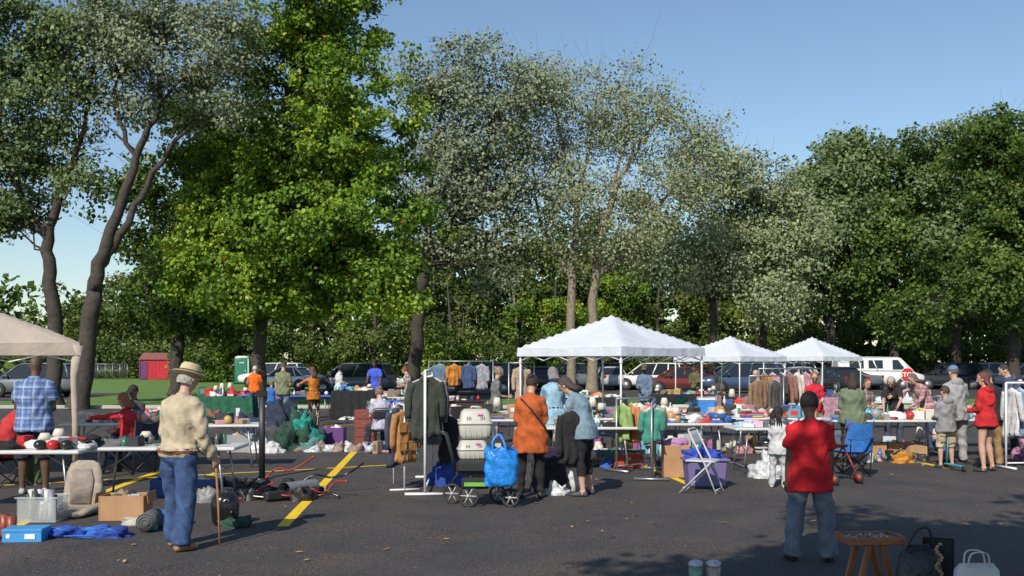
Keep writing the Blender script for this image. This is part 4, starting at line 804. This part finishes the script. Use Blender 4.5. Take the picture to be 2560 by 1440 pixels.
def wrack(name,x,y,yaw,L,h,gs,off=0):
    mb=MB()
    for s in(-1,1): mb.tube([(s*L/2,0,.03),(s*L/2,0,h)],.018,GM,8); mb.tube([(s*L/2,-.27,.03),(s*L/2,.27,.03)],.02,GM,8)
    mb.tube([(-L/2,0,h),(L/2,0,h)],.016,GM,8)
    for i,(px,w_,hh,c) in enumerate(gs): garment(mb,(px,-.03,h-.09),.3*math.sin(i*2),w_,hh,CL(c) if isinstance(c,tuple) else c,True,.045,.6,i)
    mb.obj(name,(x,y,0),yaw)
wrack('clothes_rack',-1.35,26.4,.0,1.7,1.82,[(-.55,.42,.7,(.10,.16,.25)),(-.18,.38,.55,(.45,.17,.025)),(.2,.38,.62,(.04,.07,.16)),(.55,.36,.65,blotch((.4,.3,.3),(.2,.25,.3)))])
wrack('clothes_rack',.22,23.2,.2,.6,1.78,[(0,.42,.8,(.36,.27,.2))])
GR_=(.036,.043,.035)
gs=[(-.93,.50,.80,GR_,True),(-.75,.5,.75,(.04,.05,.045),True),(-.55,.48,.9,(.10,.13,.2),True),(-.3,.48,.85,(.03,.03,.035),True),(-.1,.48,.95,(.25,.2,.15),True),(.15,.48,.85,(.5,.5,.48),True),(.4,.48,.9,(.03,.04,.09),True),(.65,.48,.85,(.35,.12,.05),True),(.85,.48,.95,(.02,.02,.02),True)]
rack('garment_rack',-1.20,14.4,math.radians(92),2.0,1.68,WM,gs,True)
mb=MB(); garment(mb,(-.0,0,1.12),.7,.42,.72,CL((.36,.18,.065),'tan_jacket'),True,.05,.65,3,M((.15,.08,.03),.5,.05,5,0,0,'zip')); garment(mb,(-.14,.25,1.14),.9,.4,.8,CL((.04,.05,.09),'navy_jacket'),True,.05,.65,4); garment(mb,(-.12,.5,1.2),.9,.4,.8,CL((.12,.17,.25),'denim_jacket'),True,.05,.65,5)
mb.tube([(-.25,.8,1.2),(.0,-.05,1.2)],.012,WM,6); mb.tube([(.0,-.05,0),(.0,-.05,1.2)],.014,WM,6); mb.tube([(-.25,.8,0),(-.25,.8,1.2)],.014,WM,6); mb.tube([(-.2,-.1,.02),(.2,-.0,.02)],.014,WM,6)
mb.obj('clothes_stand',(-1.5,14.0,0))
mb=MB(); garment(mb,(0,0,.98),.1,.4,.8,CL((.02,.02,.022)),False,.1,.6,2); mb.heap((0,0,0),.3,.25,.35,CL((.02,.06,.3)),70,.4); mb.obj('hanging_trousers',(-.92,14.7,0))
mb=MB(); FRB=M((.03,.03,.032),.4,.05,5,0,0,'black_frame'); TY=M((.03,.03,.03),.8,.05,5,0,0,'tyre'); RM=PL((.4,.4,.41),'rim')
for (wx,wy,wr) in((-.36,.2,.13),(-.14,-.12,.14),(.22,.22,.12),(.38,-.12,.12)):
    ax=np.array((.35,1,0)); ax/=np.linalg.norm(ax); c=np.array((wx,wy,wr))
    V=[];F=[]
    u=np.array((ax[1],-ax[0],0)); n1,n2=22,8
    for i in range(n1):
        a=2*math.pi*i/n1; rd=u*math.cos(a)+np.array((0,0,1))*math.sin(a)
        for j in range(n2):
            b=2*math.pi*j/n2; V.append(c+rd*(wr-.016+.016*math.cos(b))+ax*.018*math.sin(b))
    for i in range(n1):
        for j in range(n2): F.append((i*n2+j,((i+1)%n1)*n2+j,((i+1)%n1)*n2+(j+1)%n2,i*n2+(j+1)%n2))
    mb.add(V,F,TY)
    for q in range(6):
        a=q*math.pi/3; rd=u*math.cos(a)+np.array((0,0,1))*math.sin(a); mb.tube([c,c+rd*(wr-.03)],.008,RM,5)
    mb.loft([c-ax*.03,c+ax*.03],[.022,.022],RM,10)
    mb.tube([c+ax*.03,c+np.array((0,0,wr+.04))+ax*.03,(wx*.7,wy*.7,.42)],.012,FRB,6)
mb.tube([(-.3,.1,.42),(.35,.1,.42)],.014,FRB,6); mb.tube([(-.3,-.1,.42),(.35,-.1,.42)],.014,FRB,6); mb.tube([(-.3,.1,.42),(-.42,.12,.9),(-.5,.1,.93)],.013,FRB,6); mb.tube([(-.3,-.1,.42),(-.42,-.12,.9),(-.5,-.1,.93)],.013,FRB,6)
mb.box((-.06,0,.5),(.46,.34,.14),PL((.02,.02,.022)),.03); mb.box((-.05,-.02,.3),(.36,.3,.14),PL((.02,.02,.022)),.03); mb.box((-.05,-.18,.29),(.28,.01,.05),PL((.15,.4,.05)),.003)
mb.obj('rollator_walker',(-.40,12.5,0))
CRM=PL((.46,.45,.41),'carrier_plastic')
def carrier(x,y,z,yaw,s=1.0,hs_=1.0):
    mb=MB(); z_=s*hs_; mb.loft([(0,0,0),(0,0,.05*z_),(0,0,.2*z_),(0,0,.215*z_),(0,0,.36*z_),(0,0,.4*z_)],[(.19*s,.15*s),(.21*s,.17*s),(.225*s,.185*s),(.22*s,.18*s),(.19*s,.15*s),(.15*s,.11*s)],CRM,24,e=.35)
    mb.loft([(0,0,.195*z_),(0,0,.22*z_)],[(.235*s,.195*s)]*2,CRM,24,e=.35)
    for sx in(-1,1):
        for q in range(3): mb.box((sx*.09*s+ (q-1)*.022*s,-.170*s,.28*z_),(.006*s,.02,.05*z_),M((.2,.2,.2),.6,.05,5,0,0,'vent'),.002)
    for q in range(5): mb.box(((q-2)*.07*s,-.175*s,.10*z_),(.01,.012,.15*z_),CRM,.003)
    mb.loft([(-.06*s,0,.4*z_),(-.05*s,0,.43*z_),(.05*s,0,.43*z_),(.06*s,0,.4*z_)],[.012*s]*4,CRM,8,side=(0,1,0)); mb.box((.06*s,-.165*s,.33*z_),(.07*s,.02,.025*s),PL((.6,.15,.35)),.002,R=Matrix.Rotation(-.3,3,'X'))
    mb.obj('pet_carrier',(x,y,z),yaw)
carrier(-.50,12.7,.57,.15,.85,.72); carrier(-.47,12.75,.83,.08,.95,.98)
mb=MB(); BB=M((.015,.2,.62),.35,.4,11,.9,0,'woven_blue_plastic'); P=smoothpts([(0,0,0),(0,0,.08),(.015,0,.3),(.0,0,.42),(.0,0,.47)],4)
rr_=np.interp(np.linspace(0,1,len(P)),[0,.15,.4,.7,1],[.14,.19,.21,.20,.18])
mb.loft(P,[(a,a*.55) for a in rr_],BB,36,e=.75)
V=mb.v[-1]; an_=np.arctan2(V[:,1],V[:,0]); V+=np.stack([.012*np.sin(V[:,2]*34+an_*5),.018*np.sin(V[:,2]*26+an_*7),0.03*np.sin(an_*3)*(V[:,2]>.38)],1)
for s in(-1,1): mb.loft(smoothpts([(-.09,s*.07,.44),(-.10,s*.06,.55),(-.02,s*.03,.64),(.04,s*.06,.55),(.07,s*.07,.44)],3),[(.004,.014)]*13,BB,6,side=(0,1,0))
mb.obj('blue_shopping_bag',(-.14,12.3,.27))
mb=MB(); mb.heap((0,0,0),.24,.2,.4,CL((.02,.02,.03)),90,.6); mb.heap((.33,.1,0),.13,.12,.22,PB_,91,.9); mb.heap((.1,-.35,0),.13,.1,.12,PB_,95,.9); mb.obj('bags_of_clothes',(.52,13.9,0))
mb=MB(); mb.box((0,0,.28),(.42,.25,.5),PL((.03,.02,.05)),.04); mb.tube([(-.12,.1,.5),(-.12,.1,.85),(.12,.1,.85),(.12,.1,.5)],.009,GM,5); mb.obj('suitcase',(.55,14.9,0),.2)
mb=MB(); garment(mb,(0,0,1.24),.4,.42,.72,CL((.015,.015,.017),'black_garment'),True,.06,.7,6); mb.obj('black_garment_held',(.80,13.33,-.10))
table(-.2,18.8,0,1.8); goods(-1.1,.6,18.5,19.1,.745,34,31,.3); goods(-.8,.9,17.8,18.8,.01,22,32,.4)
table(1.6,19.2,0,1.9); goods(.8,2.5,18.9,19.5,.745,36,33,.26); goods(.8,3.4,18.6,20,.01,34,39,.4)
table(2.75,17.6,.03,2.1); goods(1.8,3.7,17.3,17.9,.745,54,34,.18); goods(1.8,2.5,17.0,18.2,.01,18,35,.3)
table(1.3,16.6,0,1.5); goods(.9,1.9,16.4,16.8,.745,22,36,.2)
mb=MB(); TR=PL((.42,.06,.03),'red_toolbox'); mb.box((0,0,.1),(.5,.24,.18),TR,.02); mb.box((0,0,.21),(.48,.22,.06),TR,.02); mb.tube([(-.1,0,.24),(-.1,0,.29),(.1,0,.29),(.1,0,.24)],.01,BKG,6); mb.box((0,-.125,.17),(.06,.01,.05),GM,.003); mb.obj('red_toolbox',(1.98,17.0,0))
for i in range(3): crate('toy_crate',1.2+i*.36,17.6,.34,.28,.26,PL([(.35,.05,.04),(.06,.14,.25),(.1,.2,.15)][i]),.1*i,4,40+i)
goods(1.0,2.2,16.9,18.0,.01,26,38,.25)
table(3.9,20.6,0,2.2); goods(2.9,4.9,20.3,20.9,.745,40,41,.22); table(5.1,19.3,0,1.9); goods(4.3,6,19,19.6,.745,36,42,.26); goods(3.2,6.2,19.2,21,.01,46,40,.4)
table(5.0,24,.0,2.4); goods(4,6.1,23.7,24.3,.745,36,43,.28)
covered(5.9,33,.03,2.6,.9,.74,CL((.015,.015,.017),'black_tablecloth')); goods(4.8,7,32.7,33.3,.745,26,44,.2)
covered(2.2,30,0,2.4,.9,.74,CL((.02,.02,.022),'black_tablecloth')); goods(1.2,3.3,29.7,30.3,.745,24,45,.22)
covered(9.4,30.5,0,2.4,.9,.74,CL((.35,.2,.25),'pink_tablecloth')); goods(8.4,10.4,30.2,30.8,.745,26,46,.25)
table(10.6,27,.0,2.4); goods(9.6,11.6,26.7,27.3,.745,30,47,.25)
table(4.3,16.4,.08,1.5,.7); goods(3.8,4.9,16.2,16.6,.745,22,48,.14,pal=[(.6,.6,.6),(.6,.35,.45),(.3,.5,.6),(.5,.5,.4),(.1,.1,.12)])
mb=MB(); BL=PL((.04,.2,.55)); mb.box((0,0,.13),(.34,.24,.26),BL,.02); mb.box((0,0,.285),(.36,.26,.05),PL((.65,.65,.66)),.02); mb.tube([(-.17,0,.2),(-.19,0,.33),(.19,0,.33),(.17,0,.2)],.01,PL((.65,.65,.66)),6); mb.obj('picnic_cooler',(4.0,20.6,.745))
mb=MB(); PUR=PL((.16,.13,.30),'purple_plastic'); mb.box((0,0,.2),(.58,.4,.38),PUR,.03,taper=.9); mb.box((0,0,.40),(.64,.45,.04),PUR,.015); mb.heap((0,0,.42),.26,.18,.12,CL((.03,.07,.4)),92,.8); mb.obj('purple_storage_tote',(2.78,14.4,0),.05)
foldchair(2.62,13.75,math.radians(-115),PL((.48,.49,.50),'chair_gray'))
mb=MB(); mb.heap((0,0,0),.26,.22,.22,PB_,93,.8,30,12); mb.heap((.22,-.1,0),.18,.18,.17,PB_,96,.9,24,10); mb.heap((.05,0,.18),.10,.08,.2,PB_,94,.9); mb.obj('white_plastic_bag',(3.95,15.6,0))
mb=MB(); mb.box((0,0,.25),(.4,.3,.5),CARD,.006); mb.heap((0,0,.5),.18,.14,.1,CL((.4,.2,.4)),4,.4); mb.obj('cardboard_box',(2.55,15.6,0.01))
rack('childrens_clothes_rack',2.25,15.9,math.radians(80),1.6,1.18,GM,[(-.7,.34,.5,(.05,.24,.18),True),(-.5,.34,.5,(.55,.3,.25),True),(-.3,.34,.5,(.5,.15,.2),True),(-.1,.34,.55,(.1,.3,.5),True),(.1,.34,.5,(.5,.4,.1),True),(.3,.34,.5,(.1,.35,.1),True),(.5,.34,.5,(.45,.1,.3),True),(.7,.34,.5,(.5,.5,.5),True)])
rack('childrens_clothes_rack',2.05,16.6,math.radians(40),.9,1.2,GM,[(-.3,.34,.6,(.25,.36,.12),True),(-.1,.34,.6,(.5,.2,.08),True),(.1,.34,.6,(.5,.5,.45),True),(.3,.34,.6,(.45,.1,.15),True)])
rack('clothes_rack',6.3,22.6,.5,1.9,1.65,GM,[(-.8,.45,.9,(.3,.16,.08),True),(-.55,.42,.85,(.5,.27,.3),True),(-.3,.42,.95,(.06,.05,.06),True),(-.05,.42,.9,(.25,.13,.1),True),(.2,.42,.8,(.55,.5,.45),True),(.45,.42,.8,(.45,.22,.27),True),(.7,.42,.8,(.1,.1,.12),True)])
wrack('clothes_rack',5.5,21.6,.4,.9,1.5,[(-.25,.42,.9,(.22,.13,.08)),(.2,.42,1.0,(.09,.085,.08))])
campchair(5.25,15.7,math.radians(120),(.02,.12,.36)); 
mb=MB()
for s in(-1,1):
    mb.tube([(s*.25,.25,.1),(s*.25,.0,.55),(s*.25,-.1,.85),(s*.25,-.2,.9)],.012,M((.3,.02,.02),.35,.05,5,0,0,'red_frame'),6); mb.tube([(s*.25,-.3,.1),(s*.25,.0,.55)],.012,M((.3,.02,.02),.35,.05,5,0,0,'red_frame'),6)
    for yy in(.25,-.3): mb.loft([(s*.25-.015,yy,.095),(s*.25+.015,yy,.095)],[.09,.09],TY,16,side=(0,1,0)); mb.loft([(s*.25-.018,yy,.095),(s*.25+.018,yy,.095)],[.055,.055],PL((.35,.03,.03)),12,side=(0,1,0))
mb.box((0,0,.55),(.46,.25,.04),BKG,.01); mb.tube([(-.25,-.1,.8),(.25,-.1,.8)],.012,BKG,6); mb.obj('rollator_walker',(4.75,14.9,0),.5)
table(6.95,18.6,.02,2.2); goods(6.0,7.9,18.3,18.9,.745,40,61,.24); table(9.2,18.9,.0,1.9); goods(8.4,10,18.6,19.2,.745,26,62,.2); goods(6.0,8.6,19.0,20.2,.01,38,65,.35)
for i,(a,b_) in enumerate(((6.85,18.9),(7.25,19.0),(7.6,18.9),(6.5,19.1))): crate('cardboard_box',a,b_,.36,.3,.27,M([(.42,.25,.13),(.35,.2,.12),(.45,.28,.16),(.05,.1,.3)][i],.8,.1,5,0,0,'carton'),.1*i,3,70+i)
mb=MB(); mb.heap((0,0,0),.22,.16,.16,M((.45,.2,.03),.5,.2,8,.3,0,'yellow_tool'),98,.9); mb.heap((.3,0,0),.16,.14,.14,M((.03,.03,.03),.5,.2,8,.3,0,'black_tool'),97,.9); mb.tube([(-.3,0,.05),(.1,.1,.3),(.4,.1,.35)],.015,BKG,6); mb.obj('power_tool_set',(7.0,17.9,0)); mb=MB(); mb.heap((0,0,0),.3,.26,.42,blotch((.3,.05,.2),(.4,.25,.35)),99,.6,30,12); mb.obj('pink_bag',(9.6,18.4,0))
table(9.9,20.9,.0,1.9); goods(9.1,10.8,20.6,21.2,.745,20,63,.2); goods(6.2,7.0,17.8,18.4,.01,10,64,.2)
rack('garment_rack',8.95,16.9,math.radians(8),1.3,1.45,WM,[(-.55,.5,.8,(.55,.55,.57),True),(-.4,.5,.8,(.25,.35,.5),True),(-.25,.5,.85,(.55,.55,.57),True),(-.1,.5,.8,(.12,.2,.4),True),(.05,.5,.8,(.5,.55,.6),True),(.2,.5,.85,(.2,.25,.4),True),(.35,.5,.8,(.6,.6,.6),True),(.5,.5,.8,(.1,.12,.2),True)])
mb=MB(); mb.box((0,0,.3),(.3,.2,.55),M((.1,.12,.14),.9,.2,8,.4,0,'backpack'),.06); mb.heap((0,-.1,.1),.12,.06,.2,CL((.08,.1,.12)),5,.3); mb.obj('backpack',(5.9,18.0,0)); 
mb=MB(); PB=PL((.03,.30,.36)); mb.box((0,0,.09),(.1,.5,.02),PB,.008); mb.tube([(0,.25,.09),(0,.2,.55)],.011,PB,7); mb.tube([(-.13,.2,.55),(.13,.2,.55)],.010,BKG,7)
for yy in(.28,-.28): mb.loft([(-.012,yy,.055),(.012,yy,.055)],[.05,.05],TY,14,side=(0,1,0))
mb.obj('kick_scooter',(7.35,16.6,0),.1)
WD=M((.26,.10,.04),.45,.25,6,.1,0,'stained_wood')
mb=MB(); mb.box((0,0,.545),(.40,.28,.03),WD,.006)
for s in(-1,1): mb.box((0,s*.13,.57),(.40,.018,.03),WD,.004); mb.box((s*.195,0,.571),(.018,.24,.032),WD,.004)
for sy in(-1,1):
    for s in(-1,1): mb.box((s*.11,sy*.1,.27),(.045,.03,.54),WD,.006,R=Matrix.Rotation(-s*.24*1,3,'Y'))
mb.box((0,0,.2),(.03,.22,.03),WD,.005)
r=random.Random(4)
for i in range(90): c=r.choice([(.3,.3,.3),(.12,.12,.13),(.2,.17,.14),(.4,.4,.42)]); mb.ell((r.uniform(-.17,.17),r.uniform(-.11,.11),.568),(r.uniform(.008,.02),r.uniform(.008,.016),.009),M(c,.4,.1,20,0,0,'pebble'),6,4)
mb.obj('wooden_stool_with_pebble_tray',(2.52,7.05,0),.08)
mb=MB(); mb.box((0,0,.28),(2.4,.6,.035),M((.25,.24,.23),.7,.1,5,0,0,'bench_top'),.008)
for s in(-1,1):
    for t in(-1,1): mb.box((s*1.1,t*.25,.13),(.05,.05,.26),GM,.005)
mb.obj('low_display_table',(2.6,6.65,0))
mb=MB(); mb.loft([(0,0,0),(0,0,.04),(0,.02,.2),(0,.03,.27)],[(.15,.06),(.16,.07),(.13,.05),(.07,.02)],M((.02,.02,.022),.4,.2,20,.6,0,'black_leather'),20,e=.7)
mb.tube(smoothpts([(-.08,.02,.24),(-.03,0,.36),(.06,0,.38),(.1,.02,.24)],4),.009,M((.02,.02,.02),.4,.1,9,0,0,'strap'),6)
for i in range(14): mb.ell((.11+.02*math.sin(i),-.045,.05+i*.018),(.014,.012,.012),M((.35,.22,.14),.5,.2,20,0,0,'bead'),7,5)
mb.obj('black_handbag',(2.74,6.72,.30))
mb=MB(); mb.box((0,0,.16),(.20,.012,.30),M((.02,.02,.02),.3,.05,5,0,0,'mirror_frame'),.003,R=Matrix.Rotation(.25,3,'X')); mb.box((0,-.009,.16),(.17,.006,.27),M((.06,.065,.07),.15,.02,5,0,.5,'mirror'),.001,R=Matrix.Rotation(.25,3,'X')); mb.obj('framed_mirror',(2.92,6.85,.30),-.4)
mb=MB(); WB=M((.55,.53,.51),.45,.08,9,.2,0,'white_leather'); mb.loft([(0,0,0),(0,0,.03),(0,0,.15),(0,0,.19)],[(.13,.06),(.15,.07),(.14,.05),(.11,.02)],WB,22,e=.6)
for s in(-1,1): mb.loft(smoothpts([(-.07,s*.03,.17),(-.05,s*.04,.26),(.05,s*.04,.26),(.07,s*.03,.17)],4),[(.01,.005)]*13,WB,6,side=(0,1,0))
mb.obj('white_handbag',(3.02,6.5,.30))
mb=MB()
for i,(a,c) in enumerate(((-.06,(.12,.3,.2)),(.06,(.35,.25,.22)))):
    mb.loft([(a,0,0),(a,0,.12)],[.042,.048],M(c,.3,.3,30,0,0,'painted_tumbler'),16); mb.loft([(a,0,.12),(a,0,.15)],[.050,.048],M((.45,.47,.5),.2,.02,5,0,.3,'lid'),16); mb.ell((a,0,.15),(.043,.043,.014),M((.45,.47,.5),.2,.02,5,0,.3,'lid'),14,6)
mb.obj('tumblers',(1.30,6.75,.30))
# ---------------------------------------------------------------- vehicles
GLASS=M((.02,.025,.03),.08,.02,5,0,0,'car_glass')
_cars={}
def car(kind,c,x,y,yaw,name):
    key=(kind,c)
    if key not in _cars:
        mb=MB(); pt=M(c,.28,.03,3,0,.1,'car_paint'); dk=M((.02,.02,.02),.6,.05,5,0,0,'trim')
        if kind=='suv': st=[(-2.36,.72,.48,.9),(-2.28,.86,.32,1.04),(-1.5,.92,.24,1.06),(0,.93,.24,1.04),(1.0,.92,.24,1.03),(1.8,.90,.26,.98),(2.25,.82,.32,.88),(2.36,.7,.42,.74)]; g0,g1,t0,t1,zb,zr,hw,ht=-2.22,1.3,-1.95,.45,1.03,1.66,.86,.68
        elif kind=='sedan': st=[(-2.36,.7,.45,.82),(-2.25,.84,.3,.96),(-1.4,.9,.22,.98),(0,.91,.22,.94),(1.0,.9,.22,.93),(1.8,.87,.24,.85),(2.25,.8,.3,.74),(2.38,.66,.38,.62)]; g0,g1,t0,t1,zb,zr,hw,ht=-1.75,1.05,-1.0,.2,.93,1.42,.82,.62
        else: st=[(-2.75,.85,.45,1.15),(-2.7,.96,.32,1.3),(-1.5,1.0,.28,1.32),(0,1.0,.28,1.3),(1.5,1.0,.28,1.28),(2.2,.96,.3,1.15),(2.7,.88,.35,1.0),(2.78,.75,.45,.85)]; g0,g1,t0,t1,zb,zr,hw,ht=-2.68,2.0,-2.62,1.2,1.28,2.05,.97,.86
        mb.loft([(0,a,(b_+t)/2) for a,h,b_,t in st],[(h,(t-b_)/2) for a,h,b_,t in st],pt,20,e=.45)
        gm=GLASS if kind!='van' else pt
        V=[(-hw,g0,zb-.04),(hw,g0,zb-.04),(hw,g1,zb-.04),(-hw,g1,zb-.04),(-ht,t0,zr),(ht,t0,zr),(ht,t1,zr),(-ht,t1,zr)]
        mb.add(V,[(0,1,5,4),(1,2,6,5),(2,3,7,6),(3,0,4,7),(4,5,6,7)],gm,False)
        mb.loft([(0,t0-.08,zr-.005),(0,t0+.1,zr+.03),(0,(t0+t1)/2,zr+.05),(0,t1-.1,zr+.03),(0,t1+.05,zr-.005)],[(ht+.01,.02),(ht+.03,.04),(ht+.03,.045),(ht+.03,.04),(ht,.02)],pt,14,e=.5)
        for s in(-1,1):
            for (yb,yt) in((g0+.03,t0),(g1,t1),((g0+g1)/2+.15,(t0+t1)/2+.2),(g0*.55+g1*.45-.65,t0*.6+t1*.4-.3)):
                mb.loft([(s*(hw+.004),yb,zb-.03),(s*(ht+.012),yt,zr)],[(.03,.045)]*2,pt,6)
            if kind=='van':
                V=[(s*(hw+.006),1.55,zb+.03),(s*(hw+.006),.75,zb+.03),(s*(ht+.035),.75,zr-.12),(s*(ht+.035),1.1,zr-.12)]; mb.add(V,[(0,1,2,3)],GLASS,False)
                for a in(-.3,-1.5): mb.add([(s*(hw-.002),a+.45,zb+.1),(s*(hw-.002),a-.45,zb+.1),(s*(ht+.03),a-.45,zr-.14),(s*(ht+.03),a+.45,zr-.14)],[(0,1,2,3)],GLASS,False)
            for yy in(-1.45,1.42):
                wr=.35 if kind!='sedan' else .32; xx=s*(st[3][1]-.09)
                mb.loft([(xx-.12,yy,wr),(xx-.1,yy,wr),(xx+.1,yy,wr),(xx+.12,yy,wr)],[wr-.03,wr,wr,wr-.03],TY,20,side=(0,1,0)); mb.loft([(xx-s*.02,yy,wr),(xx+s*.126,yy,wr)],[wr*.62,wr*.6],MT((.5,.5,.52),'alloy'),14,side=(0,1,0))
                mb.loft([(xx-s*.05,yy,wr+.02),(xx+s*.105,yy,wr+.02)],[wr+.07,wr+.07],dk,20,side=(0,1,0))
            mb.ell((s*.62,st[-1][0]-.10,.72 if kind!='van' else .85),(.17,.12,.08),PL((.7,.7,.7),'headlight'),10,6); mb.box((s*.72,st[0][0]+.06,.85),(.16,.1,.2),M((.35,.01,.01),.3,.03,5,0,0,'taillight'),.02)
            mb.ell((s*(hw+.12),g1-.35,zb+.06),(.1,.06,.07),pt,8,6)
            mb.box((s*(st[3][1]+.0),0,.32),(.02,2.2,.1),dk,.008)
        mb.box((0,st[-1][0]-.02,.52),(1.0,.04,.14),dk,.01); mb.box((0,st[0][0]+.02,.6),(.4,.03,.12),PL((.6,.6,.62)),.005)
        _cars[key]=mb.mesh(name)
    o=bpy.data.objects.new(name,_cars[key]); col.objects.link(o); o.location=(x,y,.004); o.rotation_euler=(0,0,math.radians(yaw))
DKc=(.03,.033,.04); SLc=(.42,.43,.45); WTc=(.72,.72,.72); BLc=(.05,.08,.15); RDc=(.16,.03,.03); GYc=(.14,.16,.18)
for k_,c,x,y,yw in [('suv',GYc,-24.6,51.5,88),('sedan',DKc,-27.5,56,80),('sedan',WTc,-14.4,64,70),('suv',GYc,-9.0,56.5,80),('suv',DKc,-2.0,56,94),('sedan',SLc,-4.9,63,95),('suv',SLc,-.8,66,30),
   ('sedan',DKc,1.6,62,12),('suv',GYc,3.8,66,8),('sedan',WTc,4.3,72,80),('sedan',SLc,6.4,66,6),('suv',WTc,8.9,64,68),('sedan',RDc,12.4,68,14),('suv',SLc,15.2,64,100),('sedan',SLc,17.7,63,88),('suv',BLc,13.2,58,95),
   ('sedan',DKc,19.5,60,12),('sedan',GYc,22.3,66,20),('suv',DKc,28.6,66,86),('sedan',BLc,30.2,68,80),('suv',WTc,20.5,75,85),('suv',SLc,34,66,84),('sedan',DKc,31.5,58,88),('suv',GYc,5.9,73,85),('suv',WTc,-17.2,72,85),('sedan',WTc,15.2,73,88),('sedan',RDc,9.8,59,96),('suv',SLc,35,75,85)]:
    car(k_,c,x,y,yw,'parked_suv' if k_=='suv' else 'parked_sedan')
car('van',(.72,.72,.72),23.9,65.5,-96,'white_van')
# ---------------------------------------------------------------- structures
mb=MB(); RD=M((.45,.015,.03),.7,.15,3,0,0,'red_painted_wood'); PP=M((.12,.04,.14),.8,.1,3,0,0,'purple_trim')
mb.box((0,0,1.05),(4.3,2.6,2.1),RD,.02)
for i in range(12): mb.box((-2.0+i*.36,-1.31,1.05),(.03,.02,2.0),M((.25,.02,.04),.7,.1,3,0,0,'batten'),.004)
mb.add([(-2.25,-1.45,2.05),(2.25,-1.45,2.05),(2.1,0,2.75),(-2.1,0,2.75),(2.25,1.45,2.05),(-2.25,1.45,2.05)],[(0,1,2,3),(3,2,4,5),(0,3,5),(1,4,2)],M((.22,.08,.07),.8,.15,3,0,0,'roof_shingle'),False)
for s in(-1,1): mb.box((s*2.1,-1.33,1.05),(.12,.06,2.1),PP,.01)
mb.box((-1.7,-1.34,.95),(.6,.04,1.8),PP,.01); mb.box((.9,-1.8,.45),(2.2,.7,.85),RD,.02)
mb.obj('red_garden_shed',(-36.2,104,0),.12)
mb=MB(); GP=PL((.02,.14,.09),'green_polyethylene'); mb.loft([(0,0,.05),(0,0,.1),(0,0,2.05),(0,0,2.1)],[(.58,.58),(.6,.6),(.6,.6),(.58,.58)],GP,20,e=.3)
mb.loft([(0,0,2.1),(0,0,2.2),(0,0,2.3)],[(.62,.62),(.55,.6),(.35,.5)],PL((.55,.6,.58),'white_roof'),20,e=.4); mb.box((0,-.61,1.05),(.8,.03,1.85),PL((.03,.18,.12)),.01); mb.box((.3,-.635,1.1),(.06,.03,.14),PL((.6,.6,.6)),.005); mb.box((0,-.63,1.75),(.4,.01,.12),PL((.5,.5,.5)),.003); mb.box((0,0,.04),(1.3,1.3,.08),BKG,.01)
mb.box((.52,-.6,1.1),(.12,.05,1.9),PL((.5,.55,.52)),.01)
mb.obj('portable_toilet',(-22.1,82,0),.15)
mb=MB()
for i in range(8): mb.tube([(i*.75,0,0),(i*.75,0,1.6)],.03,GM,5)
mb.tube([(0,0,1.6),(5.25,0,1.6)],.025,GM,5)
for i in range(44): mb.tube([(i*.12,0,0.02),(min(5.25,i*.12+1.5),0,min(1.58,1.58*(min(5.25,i*.12+1.5)-i*.12)/1.5+.02))],.006,GM,3); mb.tube([(i*.12,0,1.58),(min(5.25,i*.12+1.5),0,max(.02,1.58-1.58*(min(5.25,i*.12+1.5)-i*.12)/1.5))],.006,GM,3)
mb.obj('chain_link_fence',(-44.5,102,0))
mb=MB(); BK=M((.02,.02,.02),.5,.05,5,0,0,'black_metal'); mb.loft([(0,0,0),(0,0,.5),(0,0,4.1)],[.1,.06,.05],BK,10); mb.loft([(0,0,4.1),(0,0,4.15),(0,0,4.5),(0,0,4.55),(0,0,4.62)],[.08,.14,.2,.26,.06],BK,14); mb.obj('street_lamp',(.5,70,0))
mb=MB(); mb.loft([(0,0,0),(0,0,5)],[.06,.05],BK,8); mb.box((0,-.3,5.0),(.25,.7,.1),BK,.02); mb.obj('street_lamp',(22.5,80,0))
e=bpy.data.objects.new('stop_sign',None); col.objects.link(e); e.location=(17.8,45,0)
mb=MB(); mb.tube([(0,.03,0),(0,.03,1.55)],.025,GM,6); mb.obj('pole',parent=e)
def octo(r,y0,y1,mat,nm):
    mb=MB(); V=[];n=8
    for yy in(y0,y1):
        for i in range(n): a=math.pi/8+i*math.pi/4; V.append((r*math.cos(a),yy,1.22+r*math.sin(a)))
    F=[tuple(range(8)),tuple(range(8,16))]+[(i,(i+1)%8,8+(i+1)%8,8+i) for i in range(8)]; mb.add(V,F,mat,False); mb.obj(nm,parent=e)
octo(.345,-.005,.005,PL((.75,.75,.75),'white_border'),'border'); octo(.32,-.012,-.006,PL((.5,.02,.02),'sign_red'),'face')
tx=bpy.data.curves.new('stop_text','FONT'); tx.body='STOP'; tx.size=.29; tx.align_x='CENTER'; tx.align_y='CENTER'; tx.extrude=.003; tx.offset=.006
to=bpy.data.objects.new('lettering',tx); col.objects.link(to); to.rotation_euler=(math.pi/2,0,0); to.location=(0,-.018,1.22); to.parent=e; tx.materials.append(PL((.75,.75,.75),'white_letters'))
mb=MB()
for i in range(20):
    c=PL((.5,.06,.05)) if (i//3)%2==0 else PL((.6,.6,.6)); z0,z1=i*5,(i+1)*5
    for a in range(3):
        p=np.array((math.cos(a*2.094),math.sin(a*2.094),0))*.6; q=np.array((math.cos(a*2.094+2.094),math.sin(a*2.094+2.094),0))*.6
        mb.tube([p+(0,0,z0),p+(0,0,z1)],.06,c,4); mb.tube([p+(0,0,z0),q+(0,0,z1)],.04,c,3)
mb.obj('radio_tower',(-146,400,0))
print('objects',len(bpy.data.objects))
